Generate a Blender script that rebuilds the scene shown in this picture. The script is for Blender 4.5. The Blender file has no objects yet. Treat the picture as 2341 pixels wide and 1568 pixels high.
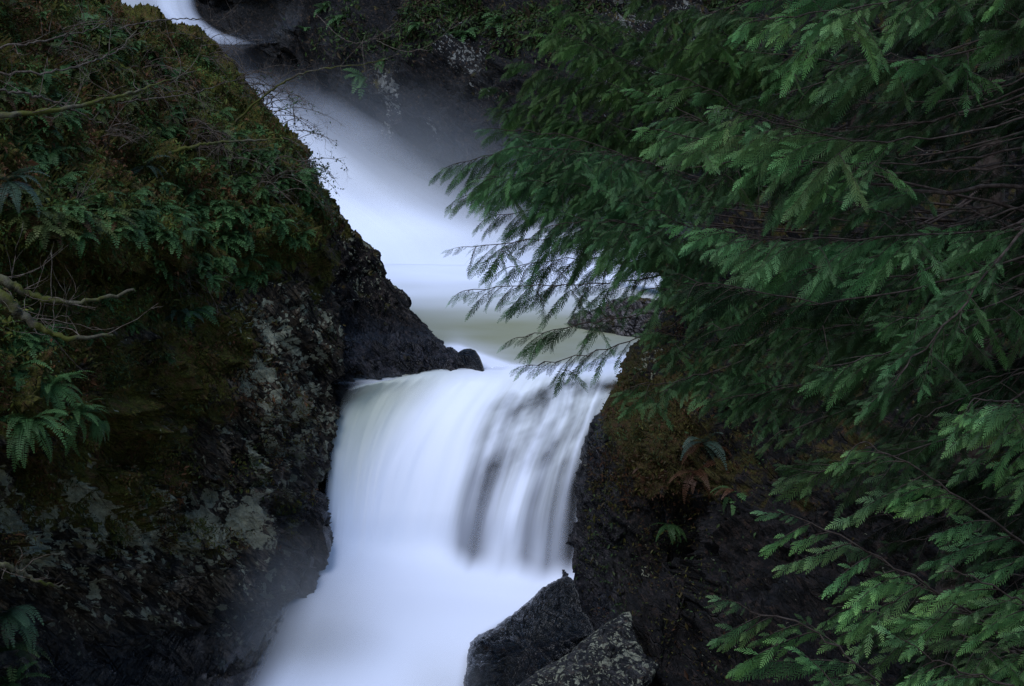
import bpy, math, random
import numpy as np
from mathutils import Vector, Matrix
from mathutils.bvhtree import BVHTree

R = math.radians
rnd = random.Random(11)
nr = np.random.RandomState(5)
C = bpy.context.scene.collection
sc = bpy.context.scene

# ------------------------------------------------------------------ camera
PITCH = R(12)
cp, sp = math.cos(PITCH), math.sin(PITCH)
cam = bpy.data.cameras.new('camera')
cam.lens = 50
cam.sensor_width = 36
cam.clip_end = 2000
cam.clip_start = 0.1
co = bpy.data.objects.new('camera', cam)
co.rotation_euler = (R(90) - PITCH, 0, 0)
C.objects.link(co)
sc.camera = co


def P(u, v, d):
    """a point of the place, given where the photo shows it and how far away it stands"""
    u = np.asarray(u, float); v = np.asarray(v, float); d = np.asarray(d, float)
    a = (u - 1170) / 1170 * .36
    b = (784 - v) / 1170 * .36
    return np.stack([a * d, d * (cp + b * sp), d * (b * cp - sp)], -1)


def depth_on(v, z):
    b = (784 - np.asarray(v, float)) / 1170 * .36
    return z / (b * cp - sp)


def ray(u, v):
    p = P(u, v, 1.0)
    return Vector(p).normalized()


# ------------------------------------------------------------------ noise
def _hash(ix, iy, iz, seed):
    h = (ix * 374761393 + iy * 668265263 + iz * 2147483647 + seed * 1274126177) & 0xffffffff
    h = ((h ^ (h >> 13)) * 1274126177) & 0xffffffff
    h = ((h ^ (h >> 16)) * 2246822519) & 0xffffffff
    return ((h ^ (h >> 15)) & 0xffffff) / float(0xffffff)


def vnoise(p, seed=0):
    i = np.floor(p).astype(np.int64); f = p - i
    w = f * f * f * (f * (f * 6 - 15) + 10)
    out = 0
    for dx in (0, 1):
        for dy in (0, 1):
            for dz in (0, 1):
                h = _hash(i[:, 0] + dx, i[:, 1] + dy, i[:, 2] + dz, seed)
                out = out + h * (w[:, 0] if dx else 1 - w[:, 0]) * (w[:, 1] if dy else 1 - w[:, 1]) * (w[:, 2] if dz else 1 - w[:, 2])
    return out * 2 - 1


def fbm(p, oct=5, seed=0, gain=.5):
    a, s, o = 1., 0., 0.
    for k in range(oct):
        s = s + a * vnoise(p * (2.03 ** k) + 17.3 * k, seed + k)
        o += a; a *= gain
    return s / o


def ridged(p, oct=4, seed=0):
    a, s, o = 1., 0., 0.
    for k in range(oct):
        s = s + a * (1 - np.abs(vnoise(p * (2.1 ** k) + 9.1 * k, seed + k)) * 2)
        o += a; a *= .5
    return s / o


def worley(p, seed=0):
    """distance to the nearest and second nearest feature point, and a value for the cell"""
    i = np.floor(p).astype(np.int64)
    d1 = np.full(len(p), 9.); d2 = d1.copy(); cid = np.zeros(len(p))
    for dx in (-1, 0, 1):
        for dy in (-1, 0, 1):
            for dz in (-1, 0, 1):
                a, b, c = i[:, 0] + dx, i[:, 1] + dy, i[:, 2] + dz
                q = np.stack([a + _hash(a, b, c, seed), b + _hash(a, b, c, seed + 1), c + _hash(a, b, c, seed + 2)], -1)
                d = np.sqrt(((q - p) ** 2).sum(-1))
                near = d < d1
                d2 = np.where(near, d1, np.minimum(d2, d))
                cid = np.where(near, _hash(a, b, c, seed + 3), cid)
                d1 = np.where(near, d, d1)
    return d1, d2, cid


def smooth(a, b, x):
    t = np.clip((np.asarray(x, float) - a) / (b - a), 0, 1)
    return t * t * (3 - 2 * t)


# ------------------------------------------------------------------ meshes
def resample(a, n):
    """smooth curve through the rows of a (k, m), n samples"""
    a = np.asarray(a, float); k = len(a)
    t = np.linspace(0, k - 1, n); i = np.clip(t.astype(int), 0, k - 2); f = (t - i)[:, None]
    p0 = a[np.maximum(i - 1, 0)]; p1 = a[i]; p2 = a[i + 1]; p3 = a[np.minimum(i + 2, k - 1)]
    return .5 * (2 * p1 + (p2 - p0) * f + (2 * p0 - 5 * p1 + 4 * p2 - p3) * f ** 2 + (3 * p1 - p0 - 3 * p2 + p3) * f ** 3)


def sheet(rows, ny, nx):
    """rows of (u, v, d) control points -> (ny, nx, 3) of (u, v, d)"""
    g = np.stack([resample(r, nx) for r in rows])
    return resample(g.reshape(len(rows), -1), ny).reshape(ny, nx, 3)


def grid_faces(ny, nx, flip=False):
    i = np.arange(ny * nx).reshape(ny, nx)
    f = np.stack([i[:-1, :-1], i[:-1, 1:], i[1:, 1:], i[1:, :-1]], -1).reshape(-1, 4)
    return f[:, ::-1] if flip else f


def normals(V, F):
    n = np.zeros_like(V)
    a, b, c, d = (V[F[:, k]] for k in range(4))
    fn = np.cross(c - a, d - b)
    for k in range(4):
        np.add.at(n, F[:, k], fn)
    return n / (np.linalg.norm(n, axis=1, keepdims=True) + 1e-12)


def make(name, V, faces, mat, parent=None, smooth_on=True, cols=None, uv=None, data_only=False):
    """faces: list of integer arrays (n, 3) or (n, 4)"""
    me = bpy.data.meshes.new(name)
    V = np.asarray(V, np.float32)
    faces = [np.asarray(f, np.int32) for f in faces if len(f)]
    me.vertices.add(len(V)); me.vertices.foreach_set('co', V.ravel())
    idx = np.concatenate([f.ravel() for f in faces])
    tot = np.concatenate([np.full(len(f), f.shape[1], np.int32) for f in faces])
    me.loops.add(len(idx)); me.loops.foreach_set('vertex_index', idx)
    me.polygons.add(len(tot))
    st = np.concatenate([[0], np.cumsum(tot)[:-1]]).astype(np.int32)
    me.polygons.foreach_set('loop_start', st)
    me.polygons.foreach_set('loop_total', tot)
    me.update(calc_edges=True)
    me.polygons.foreach_set('use_smooth', np.full(len(tot), smooth_on))
    for k, c in (cols or {}).items():
        at = me.color_attributes.new(k, 'FLOAT_COLOR', 'POINT')
        c = np.asarray(c, np.float32)
        if c.shape[1] == 3:
            c = np.concatenate([c, np.ones((len(c), 1), np.float32)], 1)
        at.data.foreach_set('color', c.ravel())
    if uv is not None:
        l = me.uv_layers.new(name='flow')
        l.data.foreach_set('uv', np.asarray(uv, np.float32)[idx].ravel())
    me.materials.append(mat)
    me.validate()
    if data_only:
        return me
    o = bpy.data.objects.new(name, me)
    C.objects.link(o)
    if parent is not None:
        o.parent = parent
    return o


def tag(o, label=None, cat=None, group=None, kind=None):
    for k, v in (('label', label), ('category', cat), ('group', group), ('kind', kind)):
        if v:
            o[k] = v
    return o


def empty(name, loc, label, cat, group=None):
    o = bpy.data.objects.new(name, None)
    o.empty_display_size = .2
    o.location = loc
    C.objects.link(o)
    return tag(o, label, cat, group)


def reparent(o, root):
    """hang a mesh built in place under a thing whose base lies elsewhere"""
    o.parent = root
    o.matrix_parent_inverse = Matrix.Translation(-Vector(root.location))
    return o


class Bag:
    """collects vertices and faces of one mesh"""
    def __init__(self):
        self.v = []; self.t = []; self.q = []; self.c = []; self.n = 0

    def add(self, V, quads=None, tris=None, col=None):
        if quads is not None and len(quads): self.q.append(np.asarray(quads) + self.n)
        if tris is not None and len(tris): self.t.append(np.asarray(tris) + self.n)
        self.v.append(V); self.n += len(V)
        c = np.asarray(col if col is not None else (1, 1, 1), float)
        self.c.append(np.broadcast_to(c, (len(V), 3)))

    def tube(self, pts, rad, sides=5, col=(1, 1, 1), rough=0.):
        pts = np.asarray(pts, float); n = len(pts)
        rad = np.broadcast_to(np.asarray(rad, float), (n,))
        t = np.gradient(pts, axis=0); t /= np.linalg.norm(t, axis=1, keepdims=True) + 1e-9
        ref = np.where(np.abs(t[:, 2:3]) > .9, [[1., 0, 0]], [[0, 0, 1.]])
        a = np.cross(t, ref); a /= np.linalg.norm(a, axis=1, keepdims=True) + 1e-9
        b = np.cross(t, a)
        th = np.arange(sides) / sides * 2 * math.pi
        r = rad[:, None] * (1 + rough * nr.uniform(-1, 1, (n, sides)))
        V = pts[:, None] + r[..., None] * (np.cos(th)[None, :, None] * a[:, None] + np.sin(th)[None, :, None] * b[:, None])
        V = V.reshape(-1, 3)
        i = np.arange(n * sides).reshape(n, sides); j = np.roll(i, -1, 1)
        q = np.stack([i[:-1], j[:-1], j[1:], i[1:]], -1).reshape(-1, 4)
        self.add(V, q, None, col)

    def build(self, name, mat, parent=None, smooth_on=True, **k):
        V = np.concatenate(self.v)
        f = []
        if self.q: f.append(np.concatenate(self.q))
        if self.t: f.append(np.concatenate(self.t))
        return make(name, V, f, mat, parent, smooth_on, cols={'tint': np.concatenate(self.c)}, **k)


STR = np.array([[.58, .28, -.76], [.35, -.93, -.08], [.73, .22, .64]])   # bedding directions of the rock

# ------------------------------------------------------------------ materials
class NT:
    def __init__(self, name):
        self.m = bpy.data.materials.new(name)
        self.m.use_nodes = True
        self.t = self.m.node_tree
        self.t.nodes.clear()

    def n(self, typ, **kw):
        x = self.t.nodes.new(typ)
        for k, v in kw.items():
            if k.startswith('i_'):
                x.inputs[k[2:].replace('_', ' ')].default_value = v
            else:
                setattr(x, k, v)
        return x

    def l(self, a, b):
        self.t.links.new(a, b)

    def set(self, sock, v):
        if hasattr(v, 'is_linked') or isinstance(v, bpy.types.NodeSocket):
            self.l(v, sock)
        else:
            sock.default_value = v

    def math(self, op, a, b=None, clamp=False):
        x = self.n('ShaderNodeMath', operation=op, use_clamp=clamp)
        self.set(x.inputs[0], a)
        if b is not None: self.set(x.inputs[1], b)
        return x.outputs[0]

    def mix(self, f, a, b):
        x = self.n('ShaderNodeMix', data_type='RGBA')
        self.set(x.inputs[0], f)
        self.set(x.inputs[6], a if not isinstance(a, tuple) else (*a, 1))
        self.set(x.inputs[7], b if not isinstance(b, tuple) else (*b, 1))
        return x.outputs[2]

    def ramp(self, f, a, b):
        x = self.n('ShaderNodeMapRange', interpolation_type='SMOOTHSTEP')
        self.set(x.inputs[0], f)
        x.inputs[1].default_value = a; x.inputs[2].default_value = b
        return x.outputs[0]

    def noise(self, vec, scale, detail=4, rough=.55, dist=0.):
        x = self.n('ShaderNodeTexNoise')
        x.inputs['Scale'].default_value = scale; x.inputs['Detail'].default_value = detail
        x.inputs['Roughness'].default_value = rough; x.inputs['Distortion'].default_value = dist
        if vec is not None: self.l(vec, x.inputs['Vector'])
        return x.outputs[0]

    def voro(self, vec, scale, feature='F1'):
        x = self.n('ShaderNodeTexVoronoi', feature=feature)
        x.inputs['Scale'].default_value = scale
        self.l(vec, x.inputs['Vector'])
        return x

    def attr(self, name):
        return self.n('ShaderNodeAttribute', attribute_name=name)

    def sep(self, c):
        x = self.n('ShaderNodeSeparateColor'); self.l(c, x.inputs[0])
        return x.outputs

    def coords(self, rot=(0, 0, 0), scale=(1, 1, 1)):
        g = self.n('ShaderNodeNewGeometry')
        m = self.n('ShaderNodeMapping')
        m.inputs['Rotation'].default_value = rot; m.inputs['Scale'].default_value = scale
        self.l(g.outputs['Position'], m.inputs['Vector'])
        return m.outputs[0]

    def bed(self, pos, axes, scale):
        """coordinates that run along the bedding of the rock"""
        c = self.n('ShaderNodeCombineXYZ')
        for k in range(3):
            d = self.n('ShaderNodeVectorMath', operation='DOT_PRODUCT')
            self.l(pos, d.inputs[0]); d.inputs[1].default_value = tuple(float(x) * scale[k] for x in axes[k])
            self.l(d.outputs['Value'], c.inputs[k])
        return c.outputs[0]

    def out(self, s):
        o = self.n('ShaderNodeOutputMaterial'); self.l(s, o.inputs['Surface'])
        return self.m


def rock_mat(name, dark=(.044, .035, .027), light=(.26, .205, .15), lichen=(.46, .46, .33), moss=(.115, .112, .022),
             brown=(.15, .085, .036), lich_scale=1.6, wet_sheen_col=(.04, .04, .05), bump=.24, gloss=.40):
    """attribute mask: R moss, G lichen, B wetness"""
    t = NT(name)
    pos = t.coords()
    st = t.bed(pos, STR, (.75, 1.6, 2.8))
    sf = t.bed(pos, STR, (3.2, 7.0, 15.0))
    sl = t.bed(pos, STR, (.72, 1.0, 1.35))
    r, g, b = t.sep(t.attr('mask').outputs['Color'])[:3]
    n1 = t.noise(st, 1.1, 7, .62, .6)
    n2 = t.noise(pos, 6.0, 6, .68)
    n3 = t.noise(pos, 26.0, 4, .7)
    n4 = t.noise(sf, 1.0, 5, .65, .8)
    base = t.mix(t.ramp(n1, .36, .68), dark, light)
    base = t.mix(t.math('MULTIPLY', t.ramp(n2, .5, .7), .75), base, brown)
    base = t.mix(t.ramp(n4, .62, .40), base, tuple(x * .35 for x in dark))
    # cracks
    cr = t.voro(st, 1.7, 'DISTANCE_TO_EDGE').outputs['Distance']
    crm = t.ramp(t.math('ADD', cr, t.math('MULTIPLY', n2, .08)), .035, .11)
    crm = t.math('MAXIMUM', crm, t.ramp(t.noise(pos, .9, 3), .40, .62))
    base = t.mix(crm, (.008, .008, .008), base)
    # lichen: ragged pale blotches
    warp = t.n('ShaderNodeVectorMath', operation='ADD')
    nv = t.n('ShaderNodeTexNoise'); nv.inputs['Scale'].default_value = 5.0; nv.inputs['Detail'].default_value = 5
    t.l(pos, nv.inputs['Vector'])
    sc_ = t.n('ShaderNodeVectorMath', operation='SCALE'); sc_.inputs['Scale'].default_value = .62
    t.l(nv.outputs['Color'], sc_.inputs[0])
    t.l(sl, warp.inputs[0]); t.l(sc_.outputs[0], warp.inputs[1])
    v1 = t.voro(warp.outputs[0], lich_scale)
    v2 = t.voro(warp.outputs[0], lich_scale * 2.7)
    sz1 = t.math('MULTIPLY', t.sep(v1.outputs['Color'])[0], .56)
    sz2 = t.math('MULTIPLY', t.sep(v2.outputs['Color'])[1], .60)
    l1 = t.ramp(t.math('SUBTRACT', t.math('MULTIPLY', sz1, g), v1.outputs['Distance']), -.02, .03)
    l2 = t.ramp(t.math('SUBTRACT', t.math('MULTIPLY', sz2, g), v2.outputs['Distance']), -.03, .04)
    lm = t.math('MAXIMUM', l1, l2)
    lm = t.math('MULTIPLY', lm, t.ramp(t.math('ADD', t.math('MULTIPLY', n3, .5), t.math('MULTIPLY', n4, .5)), .28, .44))
    lc = t.mix(t.ramp(n2, .35, .65), lichen, tuple(x * .55 for x in lichen))
    # moss
    mn = t.noise(pos, 2.3, 6, .65)
    mm = t.ramp(t.math('ADD', t.math('MULTIPLY', r, 1.1), t.math('MULTIPLY', t.math('SUBTRACT', mn, .5), 1.5)), .42, .62)
    mc = t.mix(t.ramp(n3, .35, .65), tuple(x * .45 for x in moss), moss)
    mc = t.mix(t.ramp(n2, .45, .7), mc, brown)
    col = t.mix(lm, base, lc)
    col = t.mix(t.math('MULTIPLY', mm, t.math('SUBTRACT', 1.0, t.math('MULTIPLY', lm, .8))), col, mc)
    wetm = t.math('MULTIPLY', b, t.math('SUBTRACT', 1.0, t.math('MULTIPLY', mm, .8)))
    col = t.mix(t.math('MULTIPLY', wetm, .6), col, t.mix(t.ramp(t.math('ADD', t.math('MULTIPLY', n2, .5), t.math('MULTIPLY', n4, .5)), .44, .60), tuple(x * .15 for x in wet_sheen_col), wet_sheen_col))  # wet rock: its bluish highlights are painted in as noisy lighter patches
    # bump
    bh = t.math('ADD', t.math('MULTIPLY', n2, .5), t.math('MULTIPLY', n3, .22))
    bh = t.math('ADD', bh, t.math('MULTIPLY', crm, .5))
    bh = t.math('ADD', bh, t.math('MULTIPLY', lm, .06))
    bh = t.math('ADD', bh, t.math('MULTIPLY', n1, .9))
    bh = t.math('ADD', bh, t.math('MULTIPLY', n4, .75))
    bu = t.n('ShaderNodeBump'); bu.inputs['Strength'].default_value = 1.0; bu.inputs['Distance'].default_value = bump
    t.l(bh, bu.inputs['Height'])
    p = t.n('ShaderNodeBsdfPrincipled')
    t.l(col, p.inputs['Base Color'])
    rough = t.math('SUBTRACT', .88, t.math('MULTIPLY', wetm, .63 if gloss < .5 else .73))
    t.l(rough, p.inputs['Roughness'])
    t.l(t.math('ADD', .12, t.math('MULTIPLY', wetm, gloss)), p.inputs['Specular IOR Level'])
    t.l(bu.outputs[0], p.inputs['Normal'])
    return t.out(p.outputs[0])


def leaf_mat(name, rough=.55, trans=.3, spec=.25, gain=1.0):
    t = NT(name)
    a = t.attr('tint').outputs['Color']
    n = t.noise(t.coords(), 1.3, 3)
    c = t.mix(t.ramp(n, .3, .7), a, t.mix(.5, a, (.0, .0, .0)))
    hs = t.n('ShaderNodeHueSaturation'); hs.inputs['Value'].default_value = gain
    t.l(c, hs.inputs['Color']); c = hs.outputs[0]
    p = t.n('ShaderNodeBsdfPrincipled')
    t.l(c, p.inputs['Base Color']); p.inputs['Roughness'].default_value = rough
    p.inputs['Specular IOR Level'].default_value = spec
    tr = t.n('ShaderNodeBsdfTranslucent'); t.l(c, tr.inputs['Color'])
    mx = t.n('ShaderNodeMixShader'); mx.inputs[0].default_value = trans
    t.l(p.outputs[0], mx.inputs[1]); t.l(tr.outputs[0], mx.inputs[2])
    return t.out(mx.outputs[0])


def bark_mat(name, a, b, scale=14., moss=None):
    t = NT(name)
    pos = t.coords()
    n = t.noise(pos, scale, 5, .65); n2 = t.noise(pos, 2.2, 4, .6)
    c = t.mix(t.ramp(n, .35, .65), a, b)
    if moss:
        c = t.mix(t.ramp(t.math('ADD', n2, t.math('MULTIPLY', n, .25)), .5, .68), c, moss)
    p = t.n('ShaderNodeBsdfPrincipled'); t.l(c, p.inputs['Base Color'])
    p.inputs['Roughness'].default_value = .85; p.inputs['Specular IOR Level'].default_value = .15
    bu = t.n('ShaderNodeBump'); bu.inputs['Strength'].default_value = .8; bu.inputs['Distance'].default_value = .02
    t.l(n, bu.inputs['Height']); t.l(bu.outputs[0], p.inputs['Normal'])
    return t.out(p.outputs[0])


def water_mat(name, su, sv, streak=.35, deep=(.20, .22, .165), white=(.79, .83, .97), bump=.15):
    """attribute mask: R foam, G cover (0 = nothing there), B how streaky"""
    t = NT(name)
    uvn = t.n('ShaderNodeUVMap', uv_map='flow')
    m = t.n('ShaderNodeMapping'); m.inputs['Scale'].default_value = (su, sv, 1)
    t.l(uvn.outputs[0], m.inputs['Vector'])
    n1 = t.noise(m.outputs[0], 1.0, 3, .5, .25)
    m2 = t.n('ShaderNodeMapping'); m2.inputs['Scale'].default_value = (su * .3, sv * .6, 1)
    t.l(uvn.outputs[0], m2.inputs['Vector'])
    n2 = t.noise(m2.outputs[0], 1.0, 3, .5, .3)
    r, g, b = t.sep(t.attr('mask').outputs['Color'])[:3]
    nn = t.math('ADD', t.math('MULTIPLY', n1, .5), t.math('MULTIPLY', n2, .5))
    s = t.math('MULTIPLY', t.math('SUBTRACT', nn, .5), t.math('MULTIPLY', b, streak * 4))
    foam = t.math('ADD', r, s, True)
    cov = t.math('ADD', g, t.math('MULTIPLY', s, t.math('MULTIPLY', t.math('MULTIPLY', g, t.math('SUBTRACT', 1.15, g)), 3.)), True)
    c = t.mix(foam, deep, white)
    p = t.n('ShaderNodeBsdfPrincipled'); t.l(c, p.inputs['Base Color'])
    p.inputs['Roughness'].default_value = .6
    p.inputs['Specular IOR Level'].default_value = .2
    bu = t.n('ShaderNodeBump'); bu.inputs['Strength'].default_value = bump; bu.inputs['Distance'].default_value = .2
    t.l(nn, bu.inputs['Height']); t.l(bu.outputs[0], p.inputs['Normal'])
    tr = t.n('ShaderNodeBsdfTransparent')
    mx = t.n('ShaderNodeMixShader'); t.l(cov, mx.inputs[0])
    t.l(tr.outputs[0], mx.inputs[1]); t.l(p.outputs[0], mx.inputs[2])
    return t.out(mx.outputs[0])


def mist_mat(name, dens, power=1.6, colr=(.84, .89, 1.)):
    t = NT(name)
    tc = t.n('ShaderNodeTexCoord')
    ln = t.n('ShaderNodeVectorMath', operation='LENGTH'); t.l(tc.outputs['Object'], ln.inputs[0])
    f = t.math('SUBTRACT', 1.0, ln.outputs['Value'], True)
    f = t.math('POWER', f, power)
    v = t.n('ShaderNodeVolumeScatter'); v.inputs['Color'].default_value = (*colr, 1)
    v.inputs['Anisotropy'].default_value = .0
    t.l(t.math('MULTIPLY', f, dens), v.inputs['Density'])
    o = t.n('ShaderNodeOutputMaterial'); t.l(v.outputs[0], o.inputs['Volume'])
    return t.m


M = dict(
    cliff=rock_mat('cliff_rock', lich_scale=1.9),
    spur=rock_mat('spur_rock', dark=(.010, .009, .010), light=(.11, .09, .08), lich_scale=2.6, wet_sheen_col=(.085, .085, .11)),
    far=rock_mat('far_rock', dark=(.003, .003, .004), light=(.014, .0135, .016), lichen=(.30, .30, .28), lich_scale=2.4, wet_sheen_col=(.05, .052, .065)),
    slab=rock_mat('slab_rock', dark=(.016, .015, .016), light=(.10, .095, .095), lich_scale=4.0, wet_sheen_col=(.05, .05, .056)),
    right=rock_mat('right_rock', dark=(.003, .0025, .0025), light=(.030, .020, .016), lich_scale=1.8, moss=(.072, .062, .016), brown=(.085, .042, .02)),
    boulder=rock_mat('boulder_rock', dark=(.002, .002, .003), light=(.009, .009, .011), lich_scale=2.5, wet_sheen_col=(.012, .012, .017), bump=.42, gloss=.95),
    pale=rock_mat('pale_rock', dark=(.12, .11, .12), light=(.45, .42, .44), lich_scale=3.0, moss=(.09, .075, .012), lichen=(.40, .36, .37)),
    pool=water_mat('pool_water', 5, 18, .08, deep=(.25, .26, .175)),
    fall=water_mat('falling_water', 34, 1.6, .36, deep=(.50, .53, .455), bump=.04),
    veil=water_mat('veil_water', 12, 1.4, .10, deep=(.4, .42, .42)),
    basin=water_mat('basin_water', 4, 4, .06, deep=(.3, .32, .3), bump=.05),
    bed=rock_mat('bed_rock', dark=(.012, .012, .015), light=(.05, .05, .06), lich_scale=2.5, wet_sheen_col=(.05, .05, .06)),
    cedar=leaf_mat('cedar_leaf', spec=.12),
    fern=leaf_mat('fern_leaf', rough=.5, spec=.2, gain=2.1),
    leaf=leaf_mat('bank_leaf', rough=.5, spec=.12, gain=2.2),
    cedar_bark=bark_mat('cedar_bark', (.022, .014, .011), (.058, .044, .037)),
    twig=bark_mat('grey_twig', (.045, .030, .022), (.12, .098, .082)),
    mossy=bark_mat('mossy_bark', (.05, .042, .03), (.11, .10, .07), 18, moss=(.060, .064, .012)),
)

# ------------------------------------------------------------------ rock surfaces


def bedded(V, s=(1, 1, 1)):
    return (V @ STR.T) * np.asarray(s)


def rough_rock(V, N, big=.5, mid=.3, small=.07, seed=1, edge=None, scale=1.):
    q = bedded(V, (.45, .8, 1.3)) * scale
    d1, d2, cid = worley(q * 1.1 + .15 * fbm(V * 1.5 * scale, 3, seed)[:, None] * 2, seed)
    h = big * fbm(V * .45 * scale, 4, seed + 3)
    h = h + mid * ((cid - .5) * 1.0 + .35 * (np.minimum(d2 - d1, .2) / .2 - .8))
    d1, d2, cid = worley(bedded(V, (1.2, 2.4, 3.4)) * scale, seed + 40)
    h = h + mid * .42 * ((cid - .5) * 1.2 + .35 * (np.minimum(d2 - d1, .2) / .2 - .8))
    h = h + small * ridged(V * 3.1 * scale, 4, seed + 9) + small * .6 * fbm(V * 9 * scale, 4, seed + 19)
    if edge is not None:
        h = h * edge
    return V + N * h[:, None]


def surface(name, rows, ny, nx, mat, mask_fn, big, mid, small, seed, flip=False, edge_fn=None, scale=1., bumps=(), uv_scale=None):
    g = sheet(rows, ny, nx)
    u, v, d = (g[..., k].ravel() for k in range(3))
    d = d.copy()
    for (bu, bv, ru, rv, am) in bumps:
        d -= am * np.exp(-((u - bu) / ru) ** 2 - ((v - bv) / rv) ** 2)
    V = P(u, v, d)
    F = grid_faces(ny, nx, flip)
    N = normals(V, F)
    e = edge_fn(g) if edge_fn else None
    V2 = rough_rock(V, N, big, mid, small, seed, e, scale)
    mk = mask_fn(u, v, V2)
    o = make(name, V2, [F], mat, cols={'mask': mk})
    return o, V2, F


LE = [(-160, 200), (0, 248), (40, 300), (70, 378), (100, 450), (140, 498), (180, 542), (215, 580), (270, 626), (340, 680), (400, 720),
      (465, 752), (520, 764), (560, 768), (650, 758), (760, 772), (850, 768), (900, 782), (950, 756), (1000, 750), (1060, 744), (1090, 735), (1112, 720),
      (1180, 721), (1230, 733), (1255, 725), (1300, 710), (1340, 704), (1400, 680), (1500, 645), (1568, 600), (1700, 560)]
DE = ([-160, 0, 215, 400, 560, 700, 850, 950, 1100, 1300, 1400, 1500, 1568, 1700], [36, 34, 32.5, 31, 30, 29.6, 29.2, 29, 28.7, 28.0, 26.6, 24.9, 23.7, 22.5])
D0 = ([-160, 0, 400, 784, 1100, 1568, 1700], [27, 25, 20.5, 18.6, 18.6, 18.2, 18.0])


def left_row(v, ue):
    de = float(np.interp(v, *DE)); d0 = float(np.interp(v, *D0))
    r = []
    for u in (-900, -450, -200, 0, .2 * ue, .4 * ue, .58 * ue, .74 * ue, .87 * ue, .95 * ue, ue - 6, ue - 14, ue - 70, ue - 220):
        f = max(u, -300) / ue
        r.append([u, v, d0 + (de - d0) * (f if f > 0 else f * .6)])
    r[-4][2] = de - .15; r[-3][2] = de + .7; r[-2][2] = de + 2.2; r[-1][2] = de + 5
    return r


def veg_line(u):
    return np.interp(u, [-300, 0, 120, 250, 330, 420, 520, 600, 680, 760], [1000, 1010, 850, 770, 740, 720, 660, 650, 590, 520])


def left_mask(u, v, V):
    n = fbm(V * .8, 4, 71)
    veg = smooth(40, -60, v - veg_line(u))
    moss = .36 + .64 * veg + .34 * n
    for (a, b, ru, rv, k) in ((470, 800, 70, 60, .5), (330, 880, 120, 90, .25), (300, 1020, 120, 110, .3), (250, 1130, 90, 70, .4), (690, 640, 70, 70, .2)):
        moss = moss + k * np.exp(-((u - a) / ru) ** 2 - ((v - b) / rv) ** 2)
    moss = moss - .55 * smooth(560, 660, u) * smooth(650, 750, v) - .4 * smooth(1250, 1400, v) - .25 * smooth(560, 700, u) * smooth(1100, 1000, v) * 0
    lich = 1.1 * smooth(620, 720, v) * (.25 + .75 * smooth(470, 570, u)) * smooth(790, 730, u) * smooth(1250, 1130, v)
    lich = np.maximum(lich, 1.3 * np.exp(-((v - 1215) / 150) ** 2) * smooth(-50, 60, u) * smooth(640, 560, u) * smooth(1390, 1330, v))
    lich = np.maximum(lich, .65 * smooth(1340, 1370, v) * smooth(1530, 1440, v) * smooth(100, 200, u) * smooth(460, 380, u))
    lich = np.maximum(lich, .55 * smooth(880, 1000, v) * smooth(430, 500, u))
    lich = lich * (1 - .75 * smooth(620, 740, u) * smooth(1080, 1200, v))
    wet = smooth(560, 700, u) * smooth(900, 1200, v) + .7 * smooth(1330, 1500, v) + .45 * np.clip(fbm(V * .6, 3, 88) * 2, 0, 1) * (1 - veg)
    return np.clip(np.stack([moss, lich, wet], -1), 0, 1.3)


def left_edge(g):
    ny, nx = g.shape[:2]
    x = np.linspace(0, 1, nx)
    e = .55 + .45 * smooth(.80, .62, x)
    return np.broadcast_to(e, (ny, nx)).ravel()


left_cliff, LV, LF = surface('cliff', [left_row(v, u) for v, u in LE], 440, 350, M['cliff'], left_mask, .50, .62, .10, 3, edge_fn=left_edge,
                             bumps=[(160, 500, 120, 90, 1.0), (380, 540, 150, 70, .7), (560, 480, 120, 80, .5), (130, 900, 130, 110, .8),
                                    (330, 1470, 330, 110, -1.5), (350, 640, 200, 40, -.8), (120, 640, 120, 35, -.7), (330, 790, 110, 40, -.3),
                                    (560, 1080, 60, 200, .4), (420, 980, 40, 200, -.45), (660, 900, 40, 200, .25)])
tag(left_cliff, 'tall dark cliff on the left, ferns above and pale lichen below', 'cliff', kind='structure')
BV_L = BVHTree.FromPolygons([Vector(x) for x in LV], LF.tolist())


def hit(bvh, u, v):
    loc, n, i, d = bvh.ray_cast(Vector((0, 0, 0)), ray(u, v))
    return (None, None) if loc is None else (loc, n if n.dot(ray(u, v)) < 0 else -n)


# the spur of rock that reaches out to the lip
SE = [(395, 716, 36.5), (440, 735, 36.4), (465, 768, 36.3), (500, 785, 36.3), (530, 806, 36.2), (560, 840, 36.2), (590, 862, 36.2), (640, 880, 36.2),
      (665, 905, 36), (692, 934, 35.6), (705, 932, 35.3), (730, 958, 34.6), (775, 1000, 33.4), (795, 1040, 32.3), (815, 1062, 31.7), (840, 1070, 31.2),
      (858, 1052, 30.9), (872, 960, 30.6), (900, 870, 30.3), (960, 800, 30.0)]
rows = []
for v, ue, de in SE:
    w = max(ue - 640, 60)
    fr = [ue - 1.0 * w, ue - .8 * w, ue - .6 * w, ue - .42 * w, ue - .25 * w, ue - .12 * w, ue - .03 * w, ue, ue - 12, ue - 60]
    off = [-4.0, -3.2, -2.5, -1.9, -1.2, -.7, -.25, 0, .5, 1.6]
    k = np.interp(v, [395, 700, 800, 860], [.55, .6, .35, .12])
    rows.append([[a, v, max(de + o * k * w / 200, 29.4) if o < 0 else de + o] for a, o in zip(fr, off)])


def spur_mask(u, v, V):
    n = fbm(V * .9, 4, 5)
    moss = .35 * smooth(800, 560, v) + .3 * n + .12
    lich = .55 * smooth(760, 640, v) + .12
    wet = .15 + .85 * smooth(720, 800, v)
    return np.clip(np.stack([moss, lich, wet], -1), 0, 1)


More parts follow.
